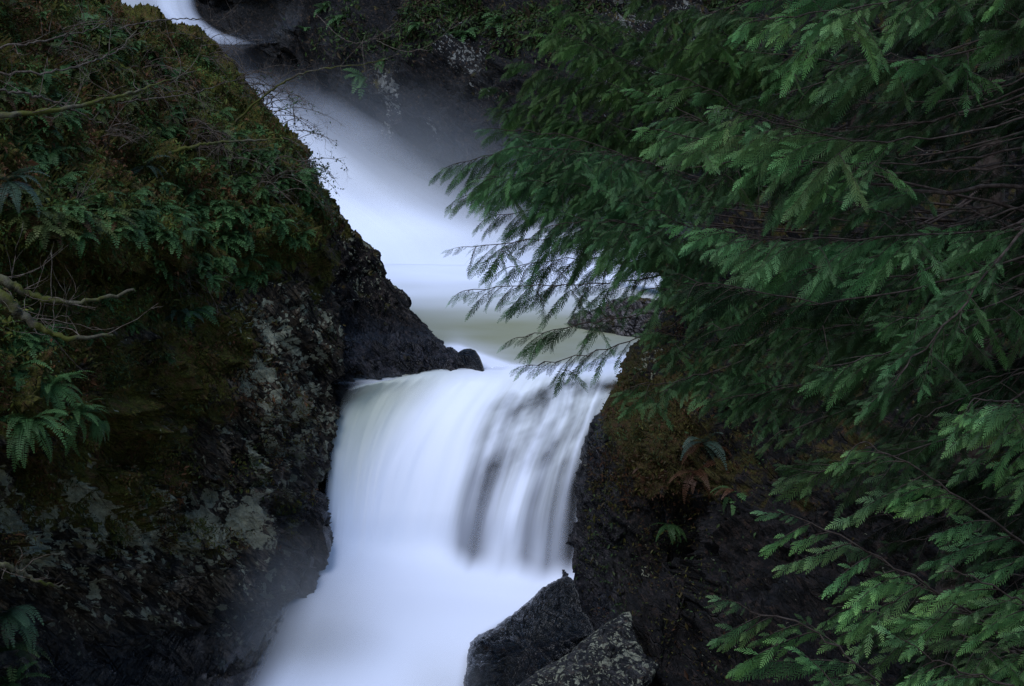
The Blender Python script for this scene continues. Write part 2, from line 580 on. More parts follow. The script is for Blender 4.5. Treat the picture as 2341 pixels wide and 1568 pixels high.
def spur_edge(g):
    ny, nx = g.shape[:2]
    e = .30 + .7 * smooth(.72, .45, np.linspace(0, 1, nx))
    return (np.broadcast_to(e, (ny, nx)) * np.interp(g[..., 1], [700, 860], [1, .7])).ravel()


spur, SV, SF = surface('rock_outcrop', rows, 300, 220, M['spur'], spur_mask, .3, .44, .09, 21, edge_fn=spur_edge, scale=1.5)
tag(spur, 'dark craggy spur of rock running down to the water beside the lower fall', 'rock outcrop')

# far wall of the gorge
rows = []
for v in (-500, -250, -60, 60, 140, 220, 330, 430, 520, 600, 700):
    r = []
    for u, dd in ((-200, 79), (150, 78), (330, 77), (430, 75), (520, 71), (640, 67), (760, 66), (900, 64), (1050, 62), (1200, 59), (1350, 56), (1500, 54), (1650, 52), (1850, 50), (2100, 47), (2500, 42)):
        k = np.interp(v, [-500, -60, 100, 330, 600], [8, 3, 0, -2.5, -5])
        r.append([u, v, dd + k])
    rows.append(r)


def far_mask(u, v, V):
    n = fbm(V * .5, 4, 15)
    moss = .12 + .30 * n + .25 * smooth(200, 0, v) * smooth(750, 900, u)
    lich = np.zeros_like(u)
    for a, b, ru, rv, k in ((868, 180, 24, 40, 1.25), (895, 220, 28, 55, 1.3), (875, 272, 26, 28, 1.35), (1020, 60, 40, 70, 1.0), (1060, 120, 70, 60, .9), (735, 150, 16, 26, .9),
                            (1130, 60, 60, 60, .6), (1440, 60, 60, 90, 1.1), (1490, 130, 50, 60, 1.0), (1610, 240, 60, 60, 1.2), (1660, 280, 60, 40, 1.2), (1380, 190, 60, 60, .9),
                            (1560, 40, 60, 60, .9), (985, 285, 14, 20, .9), (1110, 200, 60, 40, .5)):
        lich = np.maximum(lich, k * np.exp(-((u - a) / ru) ** 2 - ((v - b) / rv) ** 2))
    wet = .25 + .3 * n
    wet = np.maximum(wet, 1.0 * np.exp(-((v - (120 - .38 * (u - 440))) / 30) ** 2) * smooth(420, 470, u) * smooth(720, 640, u))
    wet = np.maximum(wet, .8 * smooth(300, 500, v))
    return np.clip(np.stack([moss, lich, wet], -1), 0, 1.3)


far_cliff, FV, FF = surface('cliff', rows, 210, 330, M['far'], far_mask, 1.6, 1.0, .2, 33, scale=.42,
                            bumps=[(470, 130, 60, 40, 1.0), (560, 90, 70, 30, 1.2), (640, 45, 50, 25, 1.0), (520, 20, 90, 40, -3.5)])
tag(far_cliff, 'far shadowed cliff behind the mist and the upper waterfall', 'cliff', kind='structure')
BV_F = BVHTree.FromPolygons([Vector(x) for x in FV], FF.tolist())

# right bank: mossy rock wall at the fall, dark hillside above and behind the cedars
RE = [(-300, 1900, 45), (0, 1840, 44), (200, 1790, 43), (350, 1720, 42), (480, 1620, 40), (580, 1545, 38), (640, 1520, 36.5), (700, 1500, 35), (770, 1470, 32.8), (810, 1432, 31.6), (840, 1416, 31), (880, 1395, 30.3),
      (940, 1370, 29.6), (1000, 1345, 29), (1060, 1330, 28.6), (1110, 1323, 28.3), (1180, 1318, 28.1), (1240, 1310, 27.8), (1310, 1297, 27.6), (1380, 1296, 27.0), (1480, 1290, 26), (1568, 1280, 25), (1720, 1270, 24)]
rows = []
for v, ue, de in RE:
    dr = float(np.interp(v, [-300, 0, 400, 700, 900, 1200, 1568, 1720], [30, 28, 25, 22, 20.5, 18.5, 16, 15]))
    r = [[ue + 120, v, de + 5], [ue + 30, v, de + 2.2], [ue + 4, v, de + .6], [ue, v, de]]
    for f in (.03, .08, .15, .24, .36, .52, .7, 1.0, 1.5):
        r.append([ue + f * (2500 - ue), v, de + (dr - de) * min(f, 1.2) ** .85])
    rows.append(r)


def right_mask(u, v, V):
    n = fbm(V * .9, 4, 25)
    moss = .40 + .35 * n + .35 * np.exp(-((u - 1450) / 120) ** 2 - ((v - 960) / 120) ** 2)
    line = 1560 - (v - 880) * .36
    moss = moss + 1.0 * np.exp(-((u - line) / 26) ** 2) * smooth(850, 890, v) * smooth(1150, 1110, v)
    moss = moss - .5 * smooth(1100, 1250, v) - .55 * smooth(1440, 1340, u) * smooth(930, 1040, v)
    lich = .85 * np.exp(-((u - 1485) / 45) ** 2 - ((v - 825) / 45) ** 2) + .5 * np.exp(-((u - 1350) / 40) ** 2 - ((v - 1080) / 40) ** 2) + .35 * np.exp(-((u - 1470) / 50) ** 2 - ((v - 1340) / 70) ** 2)
    lich = np.maximum(lich, .15)
    wet = smooth(1480, 1340, u) * smooth(900, 1020, v) + .25 + .3 * n
    return np.clip(np.stack([moss, lich, wet], -1), 0, 1)


def right_edge(g):
    ny, nx = g.shape[:2]
    e = .30 + .7 * smooth(.28, .5, np.linspace(0, 1, nx))
    return np.broadcast_to(e, (ny, nx)).ravel()


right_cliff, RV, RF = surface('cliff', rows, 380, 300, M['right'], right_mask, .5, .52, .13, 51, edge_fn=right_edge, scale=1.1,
                              bumps=[(1515, 1000, 26, 110, .45), (1560, 900, 26, 60, .35), (1490, 1290, 150, 130, -1.5), (1500, 1500, 40, 150, .5), (1640, 1350, 40, 160, .5), (1570, 1330, 40, 150, -.8)])
tag(right_cliff, 'dark mossy rock wall on the right bank under the cedars', 'cliff', kind='structure')
BV_R = BVHTree.FromPolygons([Vector(x) for x in RV], RF.tolist())


# ------------------------------------------------------------------ boulders
def boulder(name, outline, centre, d_fn, thick, mat, mask, label, cat, seed, amp=(.12, .12, .05), scale=2., n_r=46, n_a=180, power=.55):
    """closed rock: an outline as the photo shows it, swelling towards and away from the viewer"""
    o = np.asarray(outline + [outline[0]], float)
    seg = np.concatenate([[0], np.cumsum(np.linalg.norm(np.diff(o, axis=0), axis=1))])
    s = np.linspace(0, seg[-1], n_a + 1)[:-1]
    ou, ov = np.interp(s, seg, o[:, 0]), np.interp(s, seg, o[:, 1])
    ang = np.linspace(-math.pi / 2, math.pi / 2, n_r)       # back pole .. rim .. front pole
    rr = np.cos(ang); fr = np.sin(ang)
    u = centre[0] + rr[:, None] * (ou - centre[0])[None]
    v = centre[1] + rr[:, None] * (ov - centre[1])[None]
    d = d_fn(u, v) - thick * np.sign(fr[:, None]) * np.abs(fr[:, None]) ** power * 1.0
    V = P(u.ravel(), v.ravel(), d.ravel())
    i = np.arange(n_r * n_a).reshape(n_r, n_a); j = np.roll(i, -1, 1)
    F = np.stack([i[:-1], j[:-1], j[1:], i[1:]], -1).reshape(-1, 4)
    N = normals(V, F)
    cen = V.mean(0)
    if ((V - cen) * N).sum() < 0:
        N = -N; F = F[:, ::-1]
    e = np.repeat(.35 + .65 * np.abs(fr) ** .8, n_a) * (np.repeat(rr, n_a) > .02)
    V2 = rough_rock(V, N, amp[0], amp[1], amp[2], seed, e, scale)
    mk = mask(u.ravel(), v.ravel(), V2)
    ob = make(name, V2, [F], mat, cols={'mask': np.clip(mk, 0, 1)})
    return tag(ob, label, cat), V2


def const_mask(m, l, w):
    def f(u, v, V):
        n = fbm(V * 1.3, 3, 9)
        return np.stack([m + .3 * n, np.full_like(u, l), w + .2 * n], -1)
    return f


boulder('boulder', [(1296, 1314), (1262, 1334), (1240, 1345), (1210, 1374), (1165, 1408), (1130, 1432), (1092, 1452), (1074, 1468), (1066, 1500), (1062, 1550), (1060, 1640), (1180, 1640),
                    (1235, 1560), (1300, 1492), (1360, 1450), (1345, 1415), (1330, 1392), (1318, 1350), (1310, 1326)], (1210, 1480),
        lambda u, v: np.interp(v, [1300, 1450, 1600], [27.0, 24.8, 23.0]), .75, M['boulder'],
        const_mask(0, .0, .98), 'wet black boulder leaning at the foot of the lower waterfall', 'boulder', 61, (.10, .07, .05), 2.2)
boulder('boulder', [(1180, 1570), (1235, 1532), (1300, 1492), (1365, 1440), (1420, 1402), (1442, 1398), (1446, 1440), (1470, 1490), (1506, 1522), (1498, 1540), (1470, 1580), (1480, 1680), (1160, 1680)], (1370, 1540),
        lambda u, v: np.interp(v, [1390, 1560, 1680], [24.2, 22.0, 20.8]), .6, M['slab'],
        const_mask(.15, .85, .35), 'grey lichen-flecked rock slab in front of the wet black boulder', 'boulder', 67, (.10, .08, .05), 2.2)
boulder('boulder', [(1298, 738), (1310, 722), (1330, 711), (1362, 704), (1400, 688), (1440, 680), (1500, 690), (1560, 760), (1520, 830), (1470, 800), (1420, 790), (1380, 776), (1330, 760), (1304, 748)], (1420, 745),
        lambda u, v: np.interp(u, [1298, 1560], [36.2, 34.2]), .7, M['pale'],
        const_mask(.22, .8, .0), 'pale pinkish grey boulder in the pool, behind hanging cedar sprays', 'boulder', 71, (.10, .15, .06), 2.4)
boulder('boulder', [(1046, 806), (1060, 798), (1074, 796), (1086, 801), (1096, 815), (1104, 835), (1110, 856), (1090, 862), (1060, 856), (1040, 830)], (1078, 830),
        lambda u, v: np.interp(u, [1040, 1110], [31.4, 31.0]), .3, M['boulder'],
        const_mask(0, 0, 1), 'small smooth wet rock in the water at the tip of the outcrop', 'boulder', 75, (.02, .02, .006), 2.5, 30, 90)
boulder('boulder', [(1400, 596), (1440, 600), (1500, 590), (1545, 590), (1600, 600), (1600, 680), (1540, 665), (1515, 640), (1500, 612), (1440, 612)], (1555, 630),
        lambda u, v: np.interp(u, [1400, 1600], [41.5, 38.]), .6, M['right'],
        const_mask(.7, .1, .2), 'mossy brown rock at the right rim of the upper pool', 'boulder', 79, (.10, .12, .05), 2.0, 30, 100)
# ------------------------------------------------------------------ water
ZP, ZB = -7.02, -10.34


def wsheet(name, rows, ny, nx, mat, mask_fn, label=None, cat=None, kind='structure', wave=0., parent=None, cut=None):
    g = sheet(rows, ny, nx)
    u, v, d = (g[..., k].ravel() for k in range(3))
    V = P(u, v, d)
    F = grid_faces(ny, nx)
    s, t = (a.ravel() for a in np.meshgrid(np.linspace(0, 1, nx), np.linspace(0, 1, ny)))
    if wave:
        q = np.stack([s * 14, t * 3.4, s * 0], -1)
        V = V + normals(V, F) * (wave * fbm(q, 3, 4) * smooth(.6, .46, t))[:, None]
    mk = np.clip(mask_fn(u, v, s, t, V), 0, 1)
    if cut:
        F = F.reshape(ny - 1, nx - 1, 4)[cut[0]:cut[1]].reshape(-1, 4)
        lo, hi = F.min(), F.max() + 1
        F = F - lo; V = V[lo:hi]; mk = mk[lo:hi]; s = s[lo:hi]; t = t[lo:hi]
    o = make(name, V, [F], mat, cols={'mask': mk}, uv=np.stack([s, t], -1), parent=parent)
    return tag(o, label, cat, kind=kind)


# upper pool
rows = []
for v in (500, 525, 545, 565, 590, 630, 680, 730, 780, 815, 845, 868, 890):
    r = []
    for u in (560, 700, 780, 850, 960, 1080, 1200, 1310, 1420, 1600, 1800):
        cr = np.interp(u, [700, 784, 862, 960, 1080, 1200, 1310, 1422], [903, 897, 875, 861, 853, 853, 849, 843])
        vv = v if v <= 800 else 800 + (v - 800) / 90 * (cr - 800)
        r.append([u, vv, float(depth_on(vv, ZP))])
    rows.append(r)


def pool_mask(u, v, s, t, V):
    far = smooth(745, 612, v)
    foam = .06 + .94 * far
    foam = foam + .16 * np.exp(-((v - (690 + .05 * (u - 1000))) / 16) ** 2)
    # the fast white water that swings round the tip of the outcrop to the lip
    band = np.interp(u, [900, 1000, 1050, 1110, 1170, 1250, 1330, 1400, 1450], [770, 787, 795, 818, 838, 853, 838, 822, 815])
    foam = foam + 1.0 * smooth(-14, 6, v - band) * smooth(980, 1050, u)
    foam = foam + .35 * np.exp(-((v - band) / 26) ** 2) * smooth(1000, 1060, u)
    foam = foam + .6 * smooth(852, 872, v) * smooth(1080, 1000, u)
    foam = foam + .12 * fbm(np.stack([V[:, 0] * .35 + V[:, 1] * .12, V[:, 1] * .8, V[:, 2]], -1), 4, 6)
    return np.stack([foam, (1 - smooth(860, 880, v) * smooth(870, 790, u)) * smooth(502, 548, v), .5 + 0 * u], -1)


wsheet('water', rows, 200, 160, M['pool'], pool_mask, 'grey green upper pool with white froth at its far end', 'pool', wave=.0)

# lower fall
FR = [[(800, 884, 0), (880, 868, 0), (970, 850, 0), (1080, 836, 0), (1200, 832, 0), (1310, 826, 0), (1425, 814, 0)],
      [(784, 900, 0), (862, 878, 0), (960, 864, 0), (1080, 856, 0), (1200, 856, 0), (1310, 852, 0), (1422, 846, 0)],
      [(770, 928, 29.4), (838, 912, 29.7), (925, 900, 29.95), (1050, 888, 30.1), (1180, 886, 30.1), (1300, 880, 29.95), (1408, 876, 29.9)],
      [(757, 985, 29.1), (812, 975, 29.3), (886, 968, 29.5), (1000, 955, 29.5), (1142, 950, 29.45), (1285, 945, 29.3), (1375, 935, 29.3)],
      [(747, 1070, 28.8), (794, 1065, 28.95), (854, 1063, 29.05), (948, 1055, 29.1), (1106, 1050, 28.95), (1240, 1048, 28.8), (1346, 1035, 28.7)],
      [(736, 1170, 28.55), (784, 1170, 28.65), (838, 1170, 28.75), (920, 1165, 28.8), (1074, 1165, 28.6), (1202, 1165, 28.45), (1330, 1150, 28.3)],
      [(726, 1255, 28.4), (776, 1258, 28.45), (830, 1262, 28.5), (906, 1266, 28.55), (1052, 1270, 28.35), (1178, 1283, 28.15), (1315, 1300, 27.9)],
      [(700, 1338, 0), (756, 1340, 0), (812, 1342, 0), (886, 1343, 0), (1024, 1348, 0), (1142, 1358, 0), (1298, 1372, 0)],
      [(630, 1400, 0), (690, 1402, 0), (760, 1404, 0), (850, 1406, 0), (1000, 1410, 0), (1130, 1414, 0), (1296, 1420, 0)],
      [(540, 1480, 0), (620, 1480, 0), (710, 1480, 0), (820, 1480, 0), (970, 1480, 0), (1110, 1480, 0), (1290, 1480, 0)],
      [(470, 1568, 0), (560, 1568, 0), (660, 1568, 0), (780, 1568, 0), (940, 1568, 0), (1090, 1568, 0), (1280, 1568, 0)],
      [(380, 1720, 0), (480, 1720, 0), (590, 1720, 0), (730, 1720, 0), (900, 1720, 0), (1070, 1720, 0), (1270, 1720, 0)]]
for k in range(7, 12):
    FR[k] = [(a, b, float(depth_on(b, ZB + .03))) for a, b, _ in FR[k]]
FR[0] = [(a, b, float(depth_on(b, ZP + .03))) for a, b, _ in FR[0]]
FR[1] = [(a, b, float(depth_on(b, ZP + .01))) for a, b, _ in FR[1]]


def fall_mask(u, v, s, t, V):
    t = t * 11 / 7
    c = s * 6
    foam = .55 + .42 * smooth(.35, .85, np.minimum(t, 1))
    foam = foam - .55 * np.exp(-((c - .9) / 1.3) ** 2) * smooth(.80, .25, t)         # grey green swell at the left
    foam = foam + .5 * np.exp(-((c - 3.2) / .8) ** 2) * smooth(.1, .3, t) * smooth(.9, .75, t)             # the white tongue
    foam = foam + .4 * smooth(.24, .10, t) * smooth(2.2, 3.4, c)
    foam = foam + .22 * fbm(np.stack([(c + 2.2 * t) * 1.1, t * .7, 0 * c + 5], -1), 3, 77) * smooth(3.9, 3., c) * smooth(.1, .3, t) * smooth(1., .75, t)
    rt = smooth(3.5, 4.3, c)
    cov = np.ones_like(u)
    cov = cov - .50 * rt * smooth(.24, .36, t) * smooth(.75, .45, t)
    cov = cov - .72 * rt * np.exp(-((t - .29) / .055) ** 2) * smooth(4.0, 5.2, c)
    te = .845 + .045 * np.clip((c - 4.2) / 1.6, -.5, 1) + .05 * fbm(np.stack([c * 1.7, 0 * c, 0 * c + 3], -1), 3, 8)
    fl = smooth(.42, .70, t) * smooth(.05, -.05, t - te)
    wob = .05 * np.sin(t * 7)
    for cc, w, k in ((4.2, .24, .80), (5.12, .15, .62), (4.75, .08, .2), (5.82, .28, .95), (5.45, .06, .25), (3.95, .07, .2)):
        cov = cov - k * fl * np.exp(-np.abs((c - cc - wob - .10 * (t - .6)) / (w * (.7 + .8 * smooth(.4, .85, t)))) ** 1.6)
    lump = fbm(np.stack([c * 2.2, t * 9 + c * .6, 0 * c], -1), 4, 31)
    cov = cov + .7 * lump * rt * smooth(.2, .3, t) * smooth(.7, .5, t)
    cov = np.clip(cov, .05, 1)
    cov = cov * smooth(0, .09, t)
    le_ = np.interp(v, [1270, 1340, 1400, 1480, 1568, 1740], [716, 704, 688, 658, 612, 555])
    ri_ = np.interp(v, [1280, 1340, 1400, 1450, 1500, 1568, 1740], [1345, 1290, 1205, 1120, 1090, 1075, 1070])
    bas = smooth(.86, 1.02, t)
    wl = 25 + 75 * bas
    edge = smooth(-wl * .75, wl * .45, u - le_) * smooth(25, -40, u - ri_ - 60 * (1 - bas))
    side = smooth(0, .10 + .10 * smooth(.45, .2, t), s)
    cov = cov * (side * (1 - bas) + edge * bas)
    cov = np.maximum(cov, .04 * bas)
    st = np.where(c > 3.2, .07 + .93 * smooth(3.2, 4.2, c), .07) * smooth(.1, .3, t) * (1 - smooth(.70, .84, t))
    return np.stack([foam, cov, st], -1)


fall = tag(empty('waterfall', tuple(P(1030, 1300, 28.2)), 'broad lower waterfall pouring white between the rock walls', 'waterfall'))
w = wsheet('falling_sheet', FR, 300, 300, M['fall'], fall_mask, kind=None, wave=.05, cut=(0, 226))
reparent(w, fall)
wsheet('water', FR, 300, 300, M['fall'], fall_mask, 'foaming white basin under the lower waterfall', 'pool', wave=.05, cut=(226, 299))
# the ledge the lower fall runs over
rows = [[(a, b + (45 if k < 2 else 14), d + (.9 if k < 3 else .38)) for a, b, d in r] for k, r in enumerate(FR[:8])]
rows = [[(r[0][0] - 14, r[0][1], r[0][2] + .3)] + r + [(r[-1][0] + 60, r[-1][1], r[-1][2] + .1)] for r in rows]
ledge, _, _ = surface('rock_ledge', rows, 160, 200, M['bed'], lambda u, v, V: np.stack([0 * u, 0 * u, 1 + 0 * u], -1), .05, .14, .04, 90, scale=2.0)
tag(ledge, 'dark wet rock ledge showing through the thin right side of the lower waterfall', 'rock ledge')

# bed under the basin
bed, _, _ = surface('river_bed', [[(u, v, float(depth_on(v, ZB - .5))) for u in (300, 600, 900, 1200, 1500)] for v in (1240, 1300, 1400, 1500, 1600, 1760)], 80, 80, M['bed'],
                    lambda u, v, V: np.stack([0 * u, 0 * u, 1 + 0 * u], -1), .1, .15, .04, 95)
tag(bed, kind='structure')

# upper fall: a chute at the very top and the long misty slide into the pool
UR = [[(200, -60, 70.), (300, -60, 70.2), (375, -60, 70.4), (425, -60, 70.6), (450, -60, 71)],
      [(240, 20, 68.5), (320, 20, 68.7), (385, 20, 68.9), (425, 20, 69.), (452, 20, 69.6)],
      [(330, 66, 66.5), (390, 64, 66.7), (435, 66, 67), (470, 70, 67.2), (500, 68, 67.5)],
      [(400, 110, 64.5), (450, 105, 64.7), (500, 106, 65), (545, 108, 65.2), (600, 105, 65.5)],
      [(440, 180, 62), (500, 175, 62.3), (570, 180, 62.6), (640, 185, 62.9), (720, 180, 63.2)],
      [(480, 260, 59.5), (560, 250, 59.7), (650, 262, 60), (740, 275, 60.2), (840, 262, 60.5)],
      [(560, 350, 56.5), (660, 340, 56.8), (760, 355, 57), (870, 372, 57.2), (990, 360, 57.5)],
      [(640, 450, 53.5), (750, 440, 53.8), (860, 450, 54), (1000, 462, 54), (1150, 455, 54.2)],
      [(720, 530, 0), (850, 528, 0), (980, 532, 0), (1150, 536, 0), (1330, 534, 0)],
      [(770, 604, 0), (900, 604, 0), (1040, 606, 0), (1220, 606, 0), (1430, 604, 0)]]
for k, h in ((8, .32), (9, .003)):
    UR[k] = [(a, b, float(depth_on(b, ZP + h))) for a, b, _ in UR[k]]


def upper_mask(u, v, s, t, V):
    up = smooth(.30, .22, t)
    fade = smooth(1.0, .42 + .12 * t, s + .10 * fbm(np.stack([s * 2, t * 5, 0 * s], -1), 3, 3))
    cov = fade ** 1.15 * (.55 + .45 * smooth(.35, .80, t))
    cov = np.where(t < .32, smooth(1.0, .72, s) * (.75 + .25 * np.sin(s * 9) ** 2), cov)
    a = smooth(.28, .38, t)
    cov = cov * (.62 + .38 * a) * (1 - .93 * smooth(.25, .36, t) * smooth(.54, .40, t)) * np.where(t < .32, 1, .75 + .25 * smooth(.5, .8, t))
    foam = .88 + .10 * smooth(.4, .9, t) - .45 * up * smooth(.45, .2, s)
    return np.stack([foam + 0 * u, cov, .7 * smooth(.95, .8, t) + 0 * u], -1)


up = empty('waterfall', tuple(P(900, 570, 50.)), 'distant upper waterfall sliding down behind the left cliff into mist', 'waterfall')
w = wsheet('falling_sheet', UR, 240, 160, M['veil'], upper_mask, kind=None, wave=.0)
reparent(w, up)


# ------------------------------------------------------------------ mist
def mist(c, radii, dens, power, rot=0., rotx=0.):
    import bmesh
    bm = bmesh.new()
    bmesh.ops.create_icosphere(bm, subdivisions=3, radius=1.0)
    me = bpy.data.meshes.new('mist'); bm.to_mesh(me); bm.free()
    me.materials.append(mist_mat('mist', dens, power))
    o = bpy.data.objects.new('mist', me)
    o.location = c; o.scale = radii; o.rotation_euler = (rotx, rot, 0)
    C.objects.link(o)
    return tag(o, kind='stuff')


tag(mist(P(960, 520, 55.0), (9.5, 5.5, 6.0), .19, 1.5, R(24)), 'pale mist drifting over the far end of the upper pool', 'mist')
tag(mist(P(1330, 560, 48.5), (7.5, 4., 2.6), .16, 1.3), 'thin haze at the right of the upper pool behind the cedar', 'mist')
tag(mist(P(880, 890, 30.0), (1.3, .8, .45), .5, 1.2), 'thin spray hugging the foot of the outcrop above the lower fall', 'mist')
tag(mist(P(690, 1480, 24.4), (1.7, 1.6, 2.4), .40, 1.3), 'soft spray rising along the foot of the left cliff', 'mist')
tag(mist(P(1010, 1590, 22.9), (1.0, 1.1, 1.1), .35, 1.3), 'soft spray around the base of the wet black boulder', 'mist')


# ------------------------------------------------------------------ leaves and fronds
def frond(n_pairs, width, taper_in=.25, forward=35, droop=.5, leaf_w=.5, seed=0, toothed=False):
    """one flat frond of unit length along +X in the XY plane, arching towards -Z: (V, quads, param along, tip flag)"""
    r = np.random.RandomState(seed)
    V, Q, S = [], [], []
    ns = 9
    xs = np.linspace(0, 1, ns)

    def bend(p):
        x = p[:, 0]
        q = p.copy()
        q[:, 0] = x - droop * .30 * x ** 3
        q[:, 2] = p[:, 2] - droop * x ** 2 * .55
        return q
    w = .012 * (1.2 - xs)
    a = np.stack([xs, w, 0 * xs], -1); b = np.stack([xs, -w, 0 * xs], -1)
    V += [a, b]
    S += [xs, xs]
    i = np.arange(ns - 1)
    Q.append(np.stack([i, i + 1, i + 1 + ns, i + ns], -1))
    n = 2 * ns
    step = .96 / n_pairs
    for k in range(n_pairs):
        x0 = .05 + k * step
        prof = min(1, (x0 / taper_in) ** .7 if taper_in > 0 else 1) * (1 - x0) ** .75 * 1.25
        L = width * min(prof, 1.) * r.uniform(.85, 1.12) + .012
        for sgn in (-1, 1):
            an = R(90 - forward + r.uniform(-7, 7))
            dx, dy = math.cos(an), math.sin(an) * sgn
            hw = step * leaf_w
            dz = r.uniform(-.12, .05)
            p = np.array([[x0 - hw * .6, 0, 0], [x0 + dx * L * .5 - dy * 0 - hw * .7, dy * L * .5, dz * L * .5], [x0 + dx * L, dy * L, dz * L], [x0 + dx * L * .5 + hw * .75, dy * L * .42, dz * L * .4]])
            V.append(p); S.append(np.array([x0, x0, min(x0 + .15, 1), x0]))
            Q.append(np.array([[n, n + 1, n + 2, n + 3]])); n += 4
    return bend(np.concatenate(V)), np.concatenate(Q), np.concatenate(S)


PINNA = [frond(9, .25, .14, 44, dr, .27, s) for s, dr in enumerate((.2, .35, .5, .3, .6))]


def place(protos, O, X, N, Lg, cols, tipcols=None):
    """copies of flat fronds: origins O, directions X, normals N, lengths Lg"""
    Vs, Qs, Cs = [], [], []
    off = 0
    X = X / (np.linalg.norm(X, axis=1, keepdims=True) + 1e-9)
    Y = np.cross(N, X); Y /= np.linalg.norm(Y, axis=1, keepdims=True) + 1e-9
    Z = np.cross(X, Y)
    pick = nr.randint(0, len(protos), len(O))
    for k, (pv, pq, ps) in enumerate(protos):
        m = np.where(pick == k)[0]
        if not len(m): continue
        l = Lg[m][:, None, None]
        V = O[m][:, None] + l * (pv[None, :, 0:1] * X[m][:, None] + pv[None, :, 1:2] * Y[m][:, None] + pv[None, :, 2:3] * Z[m][:, None])
        n = len(pv)
        Q = pq[None] + (np.arange(len(m)) * n)[:, None, None] + off
        c = cols[m][:, None] * np.ones((1, n, 1))
        if tipcols is not None:
            c = c + (tipcols[m][:, None] - c) * (ps[None, :, None] ** 1.5)
        Vs.append(V.reshape(-1, 3)); Qs.append(Q.reshape(-1, 4)); Cs.append(c.reshape(-1, 3))
        off += len(m) * n
    return np.concatenate(Vs), np.concatenate(Qs), np.concatenate(Cs)


def unit(a):
    return a / (np.linalg.norm(a) + 1e-9)


UP = np.array([0, 0, 1.])


def bezier(pts, n):
    return resample(np.asarray(pts, float), n)


def bough(root, path, foliage_len, lat_len, rad, colour, tip, dens=1., droop=.55, pin=.15, seed=0, flag=.7, gap=.10, down=0.):
    """one cedar bough: a limb with its side twigs, and the flat hanging sprays as its foliage"""
    r = np.random.RandomState(seed)
    n = 26
    pts = bezier(path, n)
    pts[1:-1] += r.normal(0, .014, (n - 2, 3)) * np.linspace(.3, 1, n - 2)[:, None]
    seg = np.concatenate([[0], np.cumsum(np.linalg.norm(np.diff(pts, axis=0), axis=1))])
    Ltot = seg[-1]
    wood = Bag()
    wood.tube(pts, np.interp(seg, [0, Ltot * .5, Ltot], [rad, rad * .5, .004]), 6, rough=.1)
    O, X, N, Lg, Cc, Tc = [], [], [], [], [], []
    colour = np.array(colour); tip = np.array(tip)

    def at(s):
        return np.array([np.interp(s, seg, pts[:, k]) for k in range(3)])

    def spray(o, d, L, bright, depth=0):
        """a side twig with pinnae, most of them hanging on its lower side"""
        k0 = 8
        line = [o]; p = o.copy(); dd = d.copy()
        curl = droop * r.uniform(.5, 1.3)
        for k in range(k0):
            dd = unit(dd - UP * curl * .10 + r.normal(0, .05, 3))
            p = p + dd * L / k0
            line.append(p)
        line = np.array(line)
        wood.tube(line, np.linspace(.0042, .0012, len(line)), 3)
        m = max(6, int(L / .023 * dens * (.15 / pin) ** .5))
        cross = unit(np.cross(dd, UP) + r.normal(0, .25, 3))
        hue = r.uniform(.88, 1.12, 3)
        for j, tt in enumerate(np.linspace(.04, 1, m)):
            x = tt * k0; i = min(int(x), k0 - 1); f = x - i
            q = line[i] * (1 - f) + line[i + 1] * f
            ax = unit(line[i + 1] - line[i])
            low = j % 4 != 3
            if low:
                di = unit(ax * (.55 + .55 * tt) - UP * .75 + cross * r.uniform(-.18, .18) + r.normal(0, .06, 3))
            else:
                di = unit(ax * .9 + cross * r.choice((-.7, .7)) + UP * .10 + r.normal(0, .14, 3))
            if j == m - 1: di = ax
            nrm = np.cross(ax, di) if low and j < m - 1 else UP * .8 - np.array([0, .6, 0])
            if nrm[1] > 0: nrm = -nrm
            ln = 1.15 * pin * (.35 + .85 * math.sin(math.pi * min(1, (1 - tt) * .70 + .20))) * r.uniform(.65, 1.2) * (1. if low else .7) * min(1, .45 + L)
            O.append(q); X.append(di); N.append(unit(unit(nrm) + r.normal(0, .2, 3))); Lg.append(ln)
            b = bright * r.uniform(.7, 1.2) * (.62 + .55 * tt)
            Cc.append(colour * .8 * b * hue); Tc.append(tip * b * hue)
        if depth == 0 and L > .42 and r.rand() < .6:
            i = r.randint(2, 5)
            spray(line[i], unit(line[i + 1] - line[i] + cross * r.choice((-.6, .6)) - UP * .3), L * .55, bright * .95, 1)

    s = max(Ltot - foliage_len, .15 * Ltot)
    k = 0
    while s < Ltot - .03:
        fr = (Ltot - s) / max(foliage_len, .3)
        o = at(s); a = unit(at(min(s + .05, Ltot)) - at(max(s - .05, 0)))
        side = unit(np.cross(a, UP))
        if side[1] > 0: side = -side
        near = k % 5 != 3 if flag > .6 else k % 2 == 0
        L = lat_len * min(1, .42 + 1.6 * fr) * (1 - .25 * max(0, fr - .6)) * r.uniform(.55, 1.2)
        if near:
            W = unit(np.array([-1., -.30, 0]) * flag + side * (1 - flag) + r.normal(0, .24, 3))
            d = unit(a * .50 + W * .8 - UP * (down + r.uniform(.05, .45)))
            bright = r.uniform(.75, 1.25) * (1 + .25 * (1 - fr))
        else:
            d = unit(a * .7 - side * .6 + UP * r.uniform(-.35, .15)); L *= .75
            bright = r.uniform(.45, .8)  # far-side sprays get a dimmer tint, shade put into the colour
        spray(o, d, L, bright)
        k += 1
        s += gap * r.uniform(.6, 1.5)
    spray(pts[-1], unit(pts[-1] - pts[-2]), lat_len * .38, 1.25)
    limb = reparent(wood.build('bough', M['cedar_bark']), root)
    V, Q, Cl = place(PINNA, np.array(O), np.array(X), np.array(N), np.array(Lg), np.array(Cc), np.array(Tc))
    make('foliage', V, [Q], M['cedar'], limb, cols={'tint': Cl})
    return limb


